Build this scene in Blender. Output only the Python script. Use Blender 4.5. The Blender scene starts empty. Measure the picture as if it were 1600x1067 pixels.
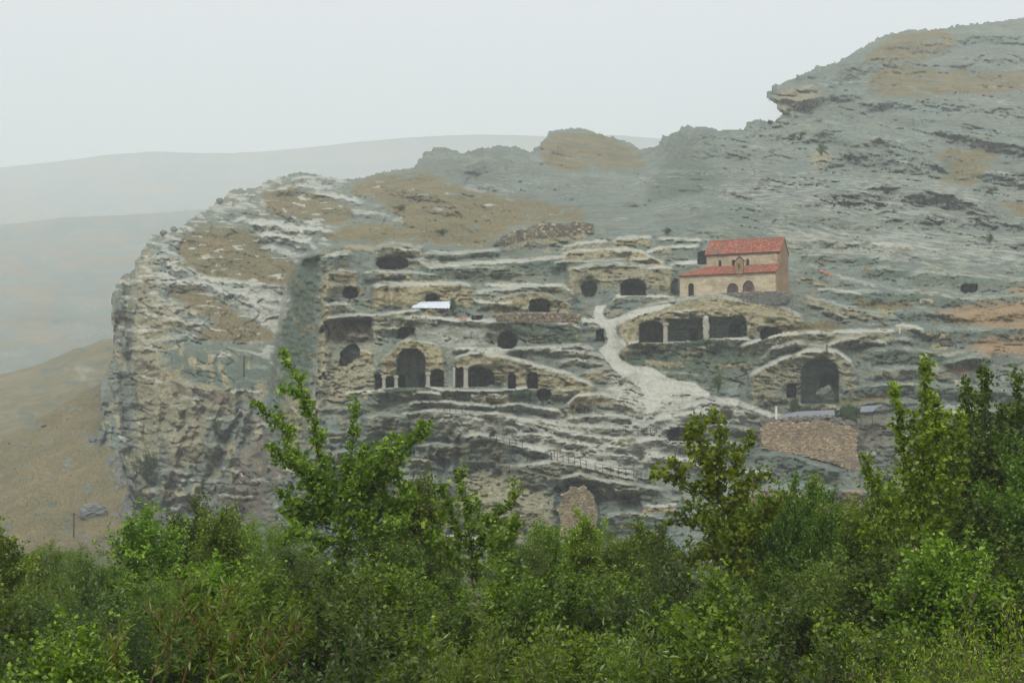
import bpy, bmesh, math, random
import numpy as np
from mathutils import Vector, Matrix
from mathutils.geometry import tessellate_polygon

random.seed(7)
rs = np.random.RandomState(11)
R = math.radians
scene = bpy.context.scene
C = scene.collection

# ------------------------------------------------------------------ camera
F_PX = 2537.0          # focal length in photo pixels
EYE = 9.0              # camera height
HORIZON = 640.0
PITCH = math.atan((HORIZON - 533.5) / F_PX)
cam_d = bpy.data.cameras.new('camera')
cam = bpy.data.objects.new('camera', cam_d)
C.objects.link(cam)
cam.location = (0, 0, EYE)
cam.rotation_euler = (R(90) + PITCH, 0, 0)
cam_d.sensor_width = 36.0
cam_d.lens = 36.0 * F_PX / 1600.0
cam_d.clip_start = 0.3
cam_d.clip_end = 30000
scene.camera = cam

# ------------------------------------------------------------------ world, sun, exposure
SUN_EL, SUN_AZ = R(50), R(-162)      # azimuth measured from +Y, negative = left
w = bpy.data.worlds.new("World")
scene.world = w
w.use_nodes = True
nt = w.node_tree
nt.nodes.clear()
out = nt.nodes.new('ShaderNodeOutputWorld')
bg = nt.nodes.new('ShaderNodeBackground')
sky = nt.nodes.new('ShaderNodeTexSky')
sky.sky_type = 'NISHITA'
sky.sun_disc = False
sky.sun_elevation = SUN_EL
sky.sun_rotation = SUN_AZ
sky.air_density = 1.0
sky.dust_density = 4.0
# overcast deck over the clear sky: pale grey, a little brighter overhead (CIE overcast)
tc = nt.nodes.new('ShaderNodeTexCoord')
sep = nt.nodes.new('ShaderNodeSeparateXYZ')
nt.links.new(tc.outputs['Generated'], sep.inputs[0])
ramp = nt.nodes.new('ShaderNodeMapRange')
ramp.inputs['From Min'].default_value = 0.0
ramp.inputs['From Max'].default_value = 1.0
ramp.inputs['To Min'].default_value = 5.5
ramp.inputs['To Max'].default_value = 14.0
nt.links.new(sep.outputs['Z'], ramp.inputs['Value'])
tint = nt.nodes.new('ShaderNodeMix'); tint.data_type = 'RGBA'; tint.blend_type = 'MULTIPLY'
tint.inputs[0].default_value = 1.0
tint.inputs[6].default_value = (0.975, 0.995, 1.0, 1)
nt.links.new(ramp.outputs[0], tint.inputs[7])
mx = nt.nodes.new('ShaderNodeMix'); mx.data_type = 'RGBA'
mx.inputs[0].default_value = 0.9
nt.links.new(sky.outputs[0], mx.inputs[6])
nt.links.new(tint.outputs[2], mx.inputs[7])
nt.links.new(mx.outputs[2], bg.inputs['Color'])
bg.inputs['Strength'].default_value = 0.1
nt.links.new(bg.outputs[0], out.inputs['Surface'])

sd = bpy.data.lights.new('sun', 'SUN')
sd.energy = 1.5
sd.angle = R(12)
sd.color = (1.0, 0.95, 0.86)
sun = bpy.data.objects.new('sun', sd)
C.objects.link(sun)
sdir = Vector((math.sin(SUN_AZ) * math.cos(SUN_EL), math.cos(SUN_AZ) * math.cos(SUN_EL), math.sin(SUN_EL)))
sun.rotation_euler = sdir.to_track_quat('Z', 'Y').to_euler()
sun.location = (0, 0, 60)

vs = scene.view_settings
vs.view_transform = 'Standard'
vs.look = 'None'
vs.exposure = 0.3
vs.gamma = 1.0
vs.use_curve_mapping = False
cy = scene.cycles
cy.max_bounces = 8
cy.diffuse_bounces = 3
cy.glossy_bounces = 2
cy.transmission_bounces = 3
cy.volume_bounces = 3
cy.transparent_max_bounces = 6
cy.use_denoising = True
cy.caustics_reflective = False
cy.caustics_refractive = False
cy.sample_clamp_indirect = 4

# ------------------------------------------------------------------ helpers
cp, sp_ = math.cos(PITCH), math.sin(PITCH)
def ray(px, py):
    """world direction with Y component 1 for a place seen at photo pixel px, py"""
    x = (np.asarray(px, float) - 800.0) / F_PX
    u = (533.5 - np.asarray(py, float)) / F_PX
    dy = cp - u * sp_
    dz = sp_ + u * cp
    return x / dy, dz / dy
def P(px, py, D):
    a, b = ray(px, py)
    return Vector((float(a * D), float(D), float(EYE + b * D)))
def m_per_px(D):
    return D / F_PX

def mesh_obj(name, verts, faces, mat=None, parent=None, smooth=False):
    me = bpy.data.meshes.new(name)
    me.from_pydata([tuple(v) for v in verts], [], faces)
    if mat: me.materials.append(mat)
    if smooth:
        me.polygons.foreach_set('use_smooth', [True] * len(me.polygons))
    me.update()
    o = bpy.data.objects.new(name, me)
    C.objects.link(o)
    if parent: o.parent = parent
    return o

def np_mesh(name, V, Q, mat=None, parent=None, smooth=True, attrs=None):
    """fast mesh from numpy arrays, Q = (n,3) or (n,4)"""
    k = Q.shape[1]
    me = bpy.data.meshes.new(name)
    me.vertices.add(len(V)); me.vertices.foreach_set('co', np.ascontiguousarray(V, dtype=np.float32).ravel())
    me.loops.add(Q.size); me.loops.foreach_set('vertex_index', np.ascontiguousarray(Q, dtype=np.int32).ravel())
    me.polygons.add(len(Q))
    me.polygons.foreach_set('loop_start', np.arange(0, Q.size, k, dtype=np.int32))
    me.polygons.foreach_set('use_smooth', np.full(len(Q), smooth))
    if attrs:
        for an, arr in attrs.items():
            a = me.attributes.new(an, 'FLOAT_COLOR', 'POINT')
            a.data.foreach_set('color', np.ascontiguousarray(arr, dtype=np.float32).ravel())
    if mat: me.materials.append(mat)
    me.update(calc_edges=True)
    o = bpy.data.objects.new(name, me)
    C.objects.link(o)
    if parent: o.parent = parent
    return o

def empty(name, loc, label=None, cat=None, group=None, rz=0):
    o = bpy.data.objects.new(name, None)
    C.objects.link(o)
    o.location = loc
    o.rotation_euler = (0, 0, rz)
    tag(o, label, cat, group)
    return o
def tag(o, label=None, cat=None, group=None, kind=None):
    if label: o['label'] = label
    if cat: o['category'] = cat
    if group: o['group'] = group
    if kind: o['kind'] = kind
    return o
def dup(root, parent=None):
    c = root.copy(); C.objects.link(c)
    if parent: c.parent = parent
    for ch in root.children:
        dup(ch, c)
    return c

class MB:
    """collects boxes, tubes and sheets into one mesh"""
    def __init__(s): s.v, s.f = [], []
    def box(s, c, size, rz=0, taper=1.0):
        cx, cy_, cz = c; sx, sy, sz = size
        b = len(s.v); ca, sa = math.cos(rz), math.sin(rz)
        for z in (-.5, .5):
            t = taper if z > 0 else 1
            for x, y in ((-.5, -.5), (.5, -.5), (.5, .5), (-.5, .5)):
                X, Y = x * sx * t, y * sy * t
                s.v.append((cx + X * ca - Y * sa, cy_ + X * sa + Y * ca, cz + z * sz))
        for q in ((0, 3, 2, 1), (4, 5, 6, 7), (0, 1, 5, 4), (1, 2, 6, 5), (2, 3, 7, 6), (3, 0, 4, 7)):
            s.f.append(tuple(b + i for i in q))
        return s
    def tube(s, pts, rad, n=6):
        pts = [Vector(p) for p in pts]
        if not hasattr(rad, '__len__'): rad = [rad] * len(pts)
        b = len(s.v)
        for i, p in enumerate(pts):
            d = (pts[min(i + 1, len(pts) - 1)] - pts[max(i - 1, 0)])
            d = d.normalized() if d.length > 1e-9 else Vector((0, 0, 1))
            a = d.cross(Vector((0.13, 1, 0.07))); a.normalize(); c = d.cross(a)
            for k in range(n):
                t = 2 * math.pi * k / n
                s.v.append(p + (a * math.cos(t) + c * math.sin(t)) * rad[i])
        for i in range(len(pts) - 1):
            for k in range(n):
                k2 = (k + 1) % n
                s.f.append((b + i * n + k, b + i * n + k2, b + (i + 1) * n + k2, b + (i + 1) * n + k))
        s.f.append(tuple(b + k for k in range(n))[::-1])
        s.f.append(tuple(b + (len(pts) - 1) * n + k for k in range(n)))
        return s
    def poly(s, pts):
        b = len(s.v); s.v += [tuple(p) for p in pts]; s.f.append(tuple(range(b, b + len(pts)))); return s
    def prism(s, pts, off):
        """closed polygon pts swept by off"""
        b = len(s.v); n = len(pts); off = Vector(off)
        s.v += [tuple(Vector(p)) for p in pts] + [tuple(Vector(p) + off) for p in pts]
        s.f.append(tuple(range(b, b + n))[::-1]); s.f.append(tuple(range(b + n, b + 2 * n)))
        for i in range(n):
            j = (i + 1) % n
            s.f.append((b + i, b + j, b + n + j, b + n + i))
        return s
    def build(s, name, mat=None, parent=None, smooth=False):
        return mesh_obj(name, s.v, s.f, mat, parent, smooth)

# ---- 2-D noise on arrays
def _h(ix, iy, seed):
    h = (ix * 374761393 + iy * 668265263 + seed * 1442695041) & 0xFFFFFFFF
    h = ((h ^ (h >> 13)) * 1274126177) & 0xFFFFFFFF
    h = h ^ (h >> 16)
    return h
def perlin(x, y, seed=0):
    x = np.asarray(x, float); y = np.asarray(y, float)
    ix = np.floor(x).astype(np.int64); iy = np.floor(y).astype(np.int64)
    fx = x - ix; fy = y - iy
    u = fx * fx * fx * (fx * (fx * 6 - 15) + 10); v = fy * fy * fy * (fy * (fy * 6 - 15) + 10)
    def g(jx, jy):
        a = (_h(jx, jy, seed) & 1023) * (2 * np.pi / 1024)
        return np.cos(a) * (x - jx) + np.sin(a) * (y - jy)
    a = g(ix, iy); b = g(ix + 1, iy); c = g(ix, iy + 1); d = g(ix + 1, iy + 1)
    return ((a + (b - a) * u) + ((c + (d - c) * u) - (a + (b - a) * u)) * v) * 1.5
def fbm(x, y, o=4, seed=0, gain=.5):
    t = 0; a = 1; n = 0
    for i in range(o):
        t = t + a * perlin(x * 2 ** i, y * 2 ** i, seed + i * 17); n += a; a *= gain
    return t / n
def facets(x, y, seed=0):
    """broken stone: every cell has its own offset and tilt"""
    ix = np.floor(x).astype(np.int64); iy = np.floor(y).astype(np.int64)
    best = np.full(x.shape, 9.); val = np.zeros(x.shape)
    for dx in (-1, 0, 1):
        for dy in (-1, 0, 1):
            jx, jy = ix + dx, iy + dy
            h1 = (_h(jx, jy, seed) & 1023) / 1023.; h2 = (_h(jx, jy, seed + 5) & 1023) / 1023.; h3 = (_h(jx, jy, seed + 9) & 1023) / 1023.; h4 = (_h(jx, jy, seed + 13) & 1023) / 1023.
            ex = x - jx - h1; ey = y - jy - h2; d = ex * ex + ey * ey
            v = (h3 - .5) + ex * (h4 - .5) * 1.6 + ey * (.5 - h3 * h1) * 1.8
            up = d < best; best = np.where(up, d, best); val = np.where(up, v, val)
    return val
def smooth01(t):
    t = np.clip(t, 0, 1); return t * t * (3 - 2 * t)
def blur(a, r):
    if r < 1: return a
    for ax in (0, 1):
        for _ in range(2):
            p = np.concatenate([np.repeat(a.take([0], ax), r, ax), a, np.repeat(a.take([-1], ax), r, ax)], ax)
            c = np.cumsum(p, ax)
            z = np.zeros_like(c.take([0], ax))
            c = np.concatenate([z, c], ax)
            n = a.shape[ax]
            hi = c.take(range(2 * r + 1, 2 * r + 1 + n), ax); lo = c.take(range(0, n), ax)
            a = (hi - lo) / (2 * r + 1)
    return a
def tps(pts, X, Y):
    """thin-plate surface through (px, py, value)"""
    pts = np.array(pts, float); s = 400.0
    x = pts[:, 0] / s; y = pts[:, 1] / s; z = pts[:, 2]; n = len(x)
    def U(r2): return np.where(r2 > 0, r2 * np.log(r2 + 1e-12), 0)
    K = U((x[:, None] - x) ** 2 + (y[:, None] - y) ** 2) + np.eye(n) * 1e-3
    Pm = np.stack([np.ones(n), x, y], 1)
    A = np.zeros((n + 3, n + 3)); A[:n, :n] = K; A[:n, n:] = Pm; A[n:, :n] = Pm.T
    wv = np.linalg.solve(A, np.concatenate([z, np.zeros(3)]))
    Xs, Ys = X / s, Y / s
    o = wv[n] + wv[n + 1] * Xs + wv[n + 2] * Ys
    for i in range(n):
        o = o + wv[i] * U((Xs - x[i]) ** 2 + (Ys - y[i]) ** 2)
    return o

# ------------------------------------------------------------------ materials
def new_mat(name):
    m = bpy.data.materials.new(name); m.use_nodes = True
    m.node_tree.nodes.clear(); return m, m.node_tree
class N:
    """tiny node-building helper"""
    def __init__(s, t): s.t = t
    def new(s, typ, **kw):
        n = s.t.nodes.new(typ)
        for k, v in kw.items(): setattr(n, k, v)
        return n
    def link(s, a, b): s.t.links.new(a, b)
    def coord(s, scale=(1, 1, 1), rot=(0, 0, 0)):
        tcn = s.new('ShaderNodeTexCoord'); mp = s.new('ShaderNodeMapping')
        mp.inputs['Scale'].default_value = scale; mp.inputs['Rotation'].default_value = rot
        s.link(tcn.outputs['Object'], mp.inputs['Vector']); return mp.outputs[0]
    def noise(s, vec, scale, detail=4, rough=.55, dist=0):
        n = s.new('ShaderNodeTexNoise'); n.inputs['Scale'].default_value = scale
        n.inputs['Detail'].default_value = detail; n.inputs['Roughness'].default_value = rough
        n.inputs['Distortion'].default_value = dist
        s.link(vec, n.inputs['Vector']); return n.outputs['Fac']
    def rng(s, val, a, b, c=0, d=1):
        n = s.new('ShaderNodeMapRange')
        for k, v in zip(('From Min', 'From Max', 'To Min', 'To Max'), (a, b, c, d)): n.inputs[k].default_value = v
        s.link(val, n.inputs['Value']); return n.outputs[0]
    def mix(s, fac, a, b, mode='MIX'):
        n = s.new('ShaderNodeMix', data_type='RGBA', blend_type=mode)
        for sock, v in ((n.inputs[0], fac), (n.inputs[6], a), (n.inputs[7], b)):
            if isinstance(v, (int, float)): sock.default_value = v
            elif isinstance(v, tuple): sock.default_value = v if len(v) == 4 else v + (1,)
            else: s.link(v, sock)
        return n.outputs[2]
    def math(s, op, a, b=0.0):
        n = s.new('ShaderNodeMath', operation=op)
        for sock, v in ((n.inputs[0], a), (n.inputs[1], b)):
            if isinstance(v, (int, float)): sock.default_value = v
            else: s.link(v, sock)
        return n.outputs[0]
    def finish(s, col, rough=.9, bump=None, bstr=.5, bdist=.1, spec=.2):
        b = s.new('ShaderNodeBsdfPrincipled'); o = s.new('ShaderNodeOutputMaterial')
        if isinstance(col, tuple): b.inputs['Base Color'].default_value = col if len(col) == 4 else col + (1,)
        else: s.link(col, b.inputs['Base Color'])
        if isinstance(rough, (int, float)): b.inputs['Roughness'].default_value = rough
        else: s.link(rough, b.inputs['Roughness'])
        b.inputs['Specular IOR Level'].default_value = spec
        if bump is not None:
            n = s.new('ShaderNodeBump'); n.inputs['Strength'].default_value = bstr; n.inputs['Distance'].default_value = bdist
            s.link(bump, n.inputs['Height']); s.link(n.outputs[0], b.inputs['Normal'])
        s.link(b.outputs[0], o.inputs['Surface']); return b

def mat_rock():
    m, t = new_mat('rock'); n = N(t)
    v = n.coord(); vs_ = n.coord(scale=(1, 1, 3.2)); vst = n.coord(scale=(1, 1, .12))
    a = n.noise(v, .045, 5, .6); b = n.noise(vs_, .35, 6, .62); c = n.noise(v, 1.6, 5, .65); st = n.noise(vst, .9, 5, .6)
    fine = n.noise(v, 5.5, 3, .6)
    a2 = n.noise(v, .11, 4, .6)
    grey = n.mix(n.rng(a, .35, .65), (.16, .18, .145), (.25, .268, .215))
    grey = n.mix(n.rng(a2, .46, .62, 0, .8), grey, (.19, .24, .215))
    grey = n.mix(n.rng(b, .42, .62), n.mix(1, grey, (.66, .70, .68), 'MULTIPLY'), grey)
    m1 = n.new('ShaderNodeAttribute', attribute_name='m1'); s1 = n.new('ShaderNodeSeparateColor'); n.link(m1.outputs['Color'], s1.inputs[0])
    m2 = n.new('ShaderNodeAttribute', attribute_name='m2'); s2 = n.new('ShaderNodeSeparateColor'); n.link(m2.outputs['Color'], s2.inputs[0])
    grass, och, pale = s1.outputs[0], s1.outputs[1], s1.outputs[2]
    green, brown, dry = s2.outputs[0], s2.outputs[1], s2.outputs[2]
    def thr(mask, nz, wdt=.22):
        s_ = n.math('ADD', mask, n.math('MULTIPLY', n.math('SUBTRACT', nz, .5), 1.3))
        return n.rng(s_, .5 - wdt, .5 + wdt)
    # dark lichen streaks running down the stone
    grey = n.mix(n.rng(st, .52, .72, 0, .42), grey, (.085, .095, .085))
    col = n.mix(n.math('MULTIPLY', thr(green, b, .3), .92), grey, n.mix(c, (.05, .08, .055), (.105, .14, .095)))
    ochc = n.mix(n.rng(c, .3, .7), (.22, .185, .095), (.42, .365, .215))
    col = n.mix(n.math('MULTIPLY', thr(och, c, .3), .85), col, ochc)
    st2 = n.noise(n.coord(scale=(1, 1, .07)), 1.7, 4, .65)
    col = n.mix(n.rng(st2, .5, .68, 0, .5), col, n.mix(1, col, (.42, .43, .40), 'MULTIPLY'))
    col = n.mix(n.math('MULTIPLY', thr(brown, b), .85), col, n.mix(c, (.13, .095, .07), (.21, .16, .12)))
    palec = n.mix(n.rng(c, .3, .75), (.36, .36, .305), (.56, .555, .48))
    col = n.mix(n.math('MULTIPLY', thr(pale, b, .3), .9), col, palec)
    g1 = n.mix(n.rng(a, .4, .6), (.165, .135, .06), (.235, .17, .08))
    g2 = n.mix(n.rng(b, .35, .65), g1, (.13, .125, .055))
    g2 = n.mix(n.rng(fine, .3, .7, 0, .5), g2, (.25, .21, .125))
    g2 = n.mix(n.rng(a2, .4, .62, 0, .75), g2, (.115, .11, .055))
    col = n.mix(thr(grass, n.math('ADD', n.math('MULTIPLY', b, .6), n.math('MULTIPLY', c, .4)), .2), col, g2)
    col = n.mix(n.math('MULTIPLY', thr(dry, b, .15), .9), col, n.mix(c, (.27, .17, .08), (.32, .225, .125)))
    # speckle of pits and crumbs
    col = n.mix(n.rng(fine, .25, .75, 0, 1), n.mix(1, col, (.80, .80, .80), 'MULTIPLY'), n.mix(1, col, (1.12, 1.12, 1.12), 'MULTIPLY'))
    vor = n.new('ShaderNodeTexVoronoi', feature='DISTANCE_TO_EDGE'); vor.inputs['Scale'].default_value = .22
    wv = n.new('ShaderNodeMapping'); wv.inputs['Scale'].default_value = (1, 1, 2.6); wv.inputs['Rotation'].default_value = (0, .12, .3)
    dn = n.new('ShaderNodeTexNoise'); dn.inputs['Scale'].default_value = .3; dn.inputs['Detail'].default_value = 4
    tcn = n.new('ShaderNodeTexCoord'); n.link(tcn.outputs['Object'], dn.inputs['Vector'])
    ad = n.new('ShaderNodeVectorMath', operation='MULTIPLY_ADD'); n.link(dn.outputs['Color'], ad.inputs[0]); ad.inputs[1].default_value = (5, 5, 5); n.link(tcn.outputs['Object'], ad.inputs[2])
    n.link(ad.outputs[0], wv.inputs['Vector']); n.link(wv.outputs[0], vor.inputs['Vector'])
    crack = n.rng(vor.outputs['Distance'], 0, .07)
    h = n.math('ADD', n.math('MULTIPLY', b, 1.1), n.math('MULTIPLY', c, .45))
    h = n.math('ADD', h, n.math('MULTIPLY', fine, .15))
    h = n.math('ADD', h, n.math('MULTIPLY', crack, .25))
    n.finish(col, .95, h, .7, .8, .15)
    return m
def mat_simple(name, c1, c2, scale=3, rough=.85, bump=.3, dist=.02, spec=.2, stretch=(1, 1, 1)):
    m, t = new_mat(name); n = N(t); v = n.coord(scale=stretch)
    a = n.noise(v, scale, 5, .6)
    n.finish(n.mix(n.rng(a, .3, .7), c1, c2), rough, a, bump, dist, spec)
    return m
def mat_masonry(name, c1, c2, mortar, bw=.5, bh=.22, dirt=.5):
    """courses of small stones; X along the wall, Z up (local)"""
    m, t = new_mat(name); n = N(t)
    tcn = n.new('ShaderNodeTexCoord'); sp = n.new('ShaderNodeSeparateXYZ'); cb = n.new('ShaderNodeCombineXYZ')
    n.link(tcn.outputs['Object'], sp.inputs[0])
    n.link(n.math('ADD', sp.outputs['X'], sp.outputs['Y']), cb.inputs[0]); n.link(sp.outputs['Z'], cb.inputs[1])
    br = n.new('ShaderNodeTexBrick'); br.inputs['Scale'].default_value = 1; br.inputs['Brick Width'].default_value = bw
    br.inputs['Row Height'].default_value = bh; br.inputs['Mortar Size'].default_value = .018
    br.inputs['Color1'].default_value = c1 + (1,); br.inputs['Color2'].default_value = c2 + (1,); br.inputs['Mortar'].default_value = mortar + (1,)
    n.link(cb.outputs[0], br.inputs['Vector'])
    v = n.coord(); a = n.noise(v, .5, 5, .6); b = n.noise(v, 4, 4, .6)
    col = n.mix(n.rng(a, .45, .7, 0, dirt), br.outputs['Color'], (.16, .13, .08))
    col = n.mix(n.rng(b, .3, .7), n.mix(1, col, (.78, .78, .76), 'MULTIPLY'), col)
    n.finish(col, .95, n.math('ADD', br.outputs['Fac'], b), .4, -.03)
    return m
M = {}
def mat_stone(name, c1, c2):
    m, t = new_mat(name); n = N(t); gi = n.new('ShaderNodeNewGeometry'); v = n.coord()
    a = n.noise(v, 3, 4, .6); a3 = n.noise(v, .45, 4, .6)
    col = n.mix(gi.outputs['Random Per Island'], c1, c2)
    r2 = n.math('FRACT', n.math('MULTIPLY', gi.outputs['Random Per Island'], 17.3))
    col = n.mix(n.rng(r2, 0, 1), n.mix(1, col, (.72, .72, .73), 'MULTIPLY'), n.mix(1, col, (1.3, 1.28, 1.22), 'MULTIPLY'))
    col = n.mix(n.rng(a3, .5, .68, 0, .7), col, (.14, .135, .11))
    n.finish(col, .95, a, .5, .03)
    return m
M['rock'] = mat_rock()
M['church'] = mat_masonry('warm_stone', (.52, .43, .29), (.70, .61, .44), (.38, .32, .23))
M['shade_tone_stone'] = mat_masonry('shade_tone_stone', (.33, .21, .12), (.44, .29, .17), (.26, .18, .11))  # darker church masonry: shade of the east side is in the colour
M['tile'] = mat_stone('terracotta', (.24, .078, .048), (.38, .15, .10))
M['tuft'] = mat_simple('dry_grass', (.22, .19, .085), (.34, .275, .14), .15)
M['wood'] = mat_simple('dark_wood', (.10, .06, .06), (.15, .09, .085), 6)
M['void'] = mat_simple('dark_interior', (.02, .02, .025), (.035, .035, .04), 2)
M['glass'] = mat_simple('dusty_glass', (.20, .19, .23), (.28, .27, .31), 2, .3, .05, .01, .5)
M['bronze'] = mat_simple('bronze', (.10, .09, .06), (.16, .14, .09), 4, .5)
M['metal_white'] = mat_simple('white_metal', (.42, .47, .52), (.60, .65, .70), 1.5, .45, .1, .01, .5)
M['metal_grey'] = mat_simple('grey_metal', (.13, .145, .16), (.20, .215, .235), 1.5, .8)
M['post'] = mat_simple('post', (.05, .045, .04), (.09, .08, .07), 4)
M['white_post'] = mat_simple('white_post', (.6, .6, .5), (.75, .75, .66), 4)
M['red'] = mat_simple('red_cloth', (.45, .09, .07), (.55, .16, .12), 3)
M['column'] = mat_simple('column_stone', (.31, .30, .245), (.42, .405, .34), 3)
M['stone_tan'] = mat_stone('tan_stone', (.30, .22, .145), (.43, .33, .225))
M['stone_grey'] = mat_stone('grey_stone', (.12, .115, .10), (.23, .22, .19))
M['stone_ochre'] = mat_stone('ochre_stone', (.34, .29, .19), (.45, .385, .265))
M['mortar'] = mat_simple('earth_mortar', (.17, .13, .09), (.25, .20, .13), 2)
M['boulder'] = mat_simple('boulder', (.14, .15, .15), (.22, .23, .22), .6, .95, .6, .2)
M['earth'] = mat_simple('earth', (.05, .06, .025), (.10, .09, .045), .4)
M['bark'] = mat_simple('bark', (.07, .055, .04), (.14, .11, .08), 5, .9, .5, .02, .2, (1, 1, .2))
M['red_bark'] = mat_simple('red_bark', (.13, .06, .03), (.20, .11, .05), 5)

def mat_leaf(name, lo, hi, alt, gloss=.022):
    m, t = new_mat(name); n = N(t)
    gi = n.new('ShaderNodeNewGeometry'); oi = n.new('ShaderNodeObjectInfo')
    r = gi.outputs['Random Per Island']
    v = n.coord(); clump = n.noise(v, .9, 3, .6)
    col = n.mix(r, lo, hi)
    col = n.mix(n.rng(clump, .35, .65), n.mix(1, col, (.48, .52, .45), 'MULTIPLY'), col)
    col = n.mix(n.rng(r, .86, .95, 0, .85), col, alt)
    hs = n.new('ShaderNodeHueSaturation')
    n.link(n.rng(oi.outputs['Random'], 0, 1, .485, .515), hs.inputs['Hue']); n.link(n.rng(oi.outputs['Random'], 0, 1, .78, 1.45), hs.inputs['Value'])
    n.link(col, hs.inputs['Color']); col = hs.outputs[0]
    # pale underside
    colb = n.mix(.2, col, (.17, .21, .08)); col2 = n.mix(gi.outputs['Backfacing'], col, colb)
    d = n.new('ShaderNodeBsdfDiffuse'); tr = n.new('ShaderNodeBsdfTranslucent'); g = n.new('ShaderNodeBsdfGlossy'); g.inputs['Roughness'].default_value = .38
    n.link(col2, d.inputs[0]); n.link(n.mix(1, col2, (1.5, 1.6, .7), 'MULTIPLY'), tr.inputs[0])
    m1 = n.new('ShaderNodeMixShader'); m1.inputs[0].default_value = .38; n.link(d.outputs[0], m1.inputs[1]); n.link(tr.outputs[0], m1.inputs[2])
    m2 = n.new('ShaderNodeMixShader'); m2.inputs[0].default_value = gloss; n.link(m1.outputs[0], m2.inputs[1]); n.link(g.outputs[0], m2.inputs[2])
    o = n.new('ShaderNodeOutputMaterial'); n.link(m2.outputs[0], o.inputs['Surface'])
    return m
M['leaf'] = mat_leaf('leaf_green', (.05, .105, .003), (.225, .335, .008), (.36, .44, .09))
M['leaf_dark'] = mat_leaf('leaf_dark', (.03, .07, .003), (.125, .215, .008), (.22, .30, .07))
M['leaf_bright'] = mat_leaf('leaf_bright', (.08, .15, .003), (.29, .39, .008), (.42, .48, .10))
M['leaf_silver'] = mat_leaf('leaf_silver', (.07, .135, .008), (.21, .30, .024), (.32, .38, .20))
M['leaf_shrub'] = mat_leaf('leaf_shrub', (.035, .07, .012), (.085, .14, .025), (.14, .18, .05))

# ================================================================== THE ROCK MASSIF
STEP = 1.6
gx = np.arange(-90, 1760, STEP); gy = np.arange(16, 972, STEP)
PX, PY = np.meshgrid(gx, gy)            # rows go down the slope
H_, W_ = PX.shape
WX = fbm(PX / 60, PY / 60, 4, 3); WY = fbm(PX / 60, PY / 60, 4, 9)
WF = fbm(PX / 9, PY / 9, 3, 21)

def pmask(pts, soft=0, warp=2.0):
    pts = np.array(pts, float)
    x0, x1 = pts[:, 0].min() - 12, pts[:, 0].max() + 12; y0, y1 = pts[:, 1].min() - 12, pts[:, 1].max() + 12
    i0, i1 = max(0, int((y0 - gy[0]) / STEP)), min(H_, int((y1 - gy[0]) / STEP) + 2)
    j0, j1 = max(0, int((x0 - gx[0]) / STEP)), min(W_, int((x1 - gx[0]) / STEP) + 2)
    m = np.zeros((H_, W_))
    if i1 <= i0 or j1 <= j0: return m
    X = PX[i0:i1, j0:j1] + warp * (WF[i0:i1, j0:j1] + WX[i0:i1, j0:j1]) * 1.5
    Y = PY[i0:i1, j0:j1] + warp * (WF[i0:i1, j0:j1] + WY[i0:i1, j0:j1]) * 1.5
    ins = np.zeros(X.shape, bool)
    n = len(pts)
    for k in range(n):
        xa, ya = pts[k]; xb, yb = pts[(k + 1) % n]
        if ya == yb: continue
        c = ((ya > Y) != (yb > Y)) & (X < (xb - xa) * (Y - ya) / (yb - ya) + xa)
        ins ^= c
    m[i0:i1, j0:j1] = ins
    return blur(m, soft) if soft else m

SKY_LINE = [(150, 667), (157, 660), (157, 603), (178, 553), (174, 500), (175, 459), (186, 434), (207, 420), (211, 406), (232, 369), (251, 361), (262, 363),
    (287, 349), (307, 335), (338, 316), (350, 308), (362, 296), (402, 293), (411, 285), (440, 276), (464, 268), (495, 271), (530, 279), (570, 276), (600, 266), (644, 262),
    (655, 247), (667, 236), (684, 228), (700, 231), (722, 239), (750, 231), (780, 229), (806, 227), (828, 236), (842, 224), (853, 214), (857, 205), (875, 202), (894, 199), (912, 201),
    (930, 207), (950, 214), (984, 220), (1000, 233), (1026, 229), (1029, 218), (1041, 209), (1055, 204), (1067, 195), (1090, 197), (1125, 202), (1161, 203), (1165, 192), (1187, 184), (1192, 189), (1204, 187), (1214, 184),
    (1219, 176), (1212, 171), (1213, 164), (1203, 160), (1198, 151), (1199, 143), (1207, 140), (1205, 134), (1214, 131), (1221, 133), (1229, 127), (1244, 120), (1277, 103), (1300, 99), (1330, 84), (1352, 72), (1379, 56), (1412, 45), (1450, 46), (1480, 45), (1499, 38), (1550, 33), (1600, 29), (1680, 22), (1765, 18)]
MASSIF = SKY_LINE + [(1765, 975), (150, 975), (150, 860), (150, 720)]
inside = pmask(MASSIF, 0, 2.6) > .5
# everything under the left part is closed by the slope sheets, so cut only at the true outline
inside[-3:, :] = False; inside[:, -3:] = False; inside[:2, :] = False

MAIN = [(380, 980), (398, 860), (412, 740), (420, 640), (427, 580), (432, 540), (440, 490), (452, 440), (462, 412), (472, 402), (500, 393), (533, 382), (552, 384), (575, 388), (590, 384), (625, 379), (660, 385),
    (700, 388), (750, 386), (775, 374), (800, 358), (860, 348), (930, 350), (1000, 352), (1060, 352), (1100, 350), (1180, 352), (1300, 358), (1400, 372), (1500, 392), (1600, 400), (1800, 400), (1800, 980)]
main = pmask(MAIN, 0, 1.2)

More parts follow.
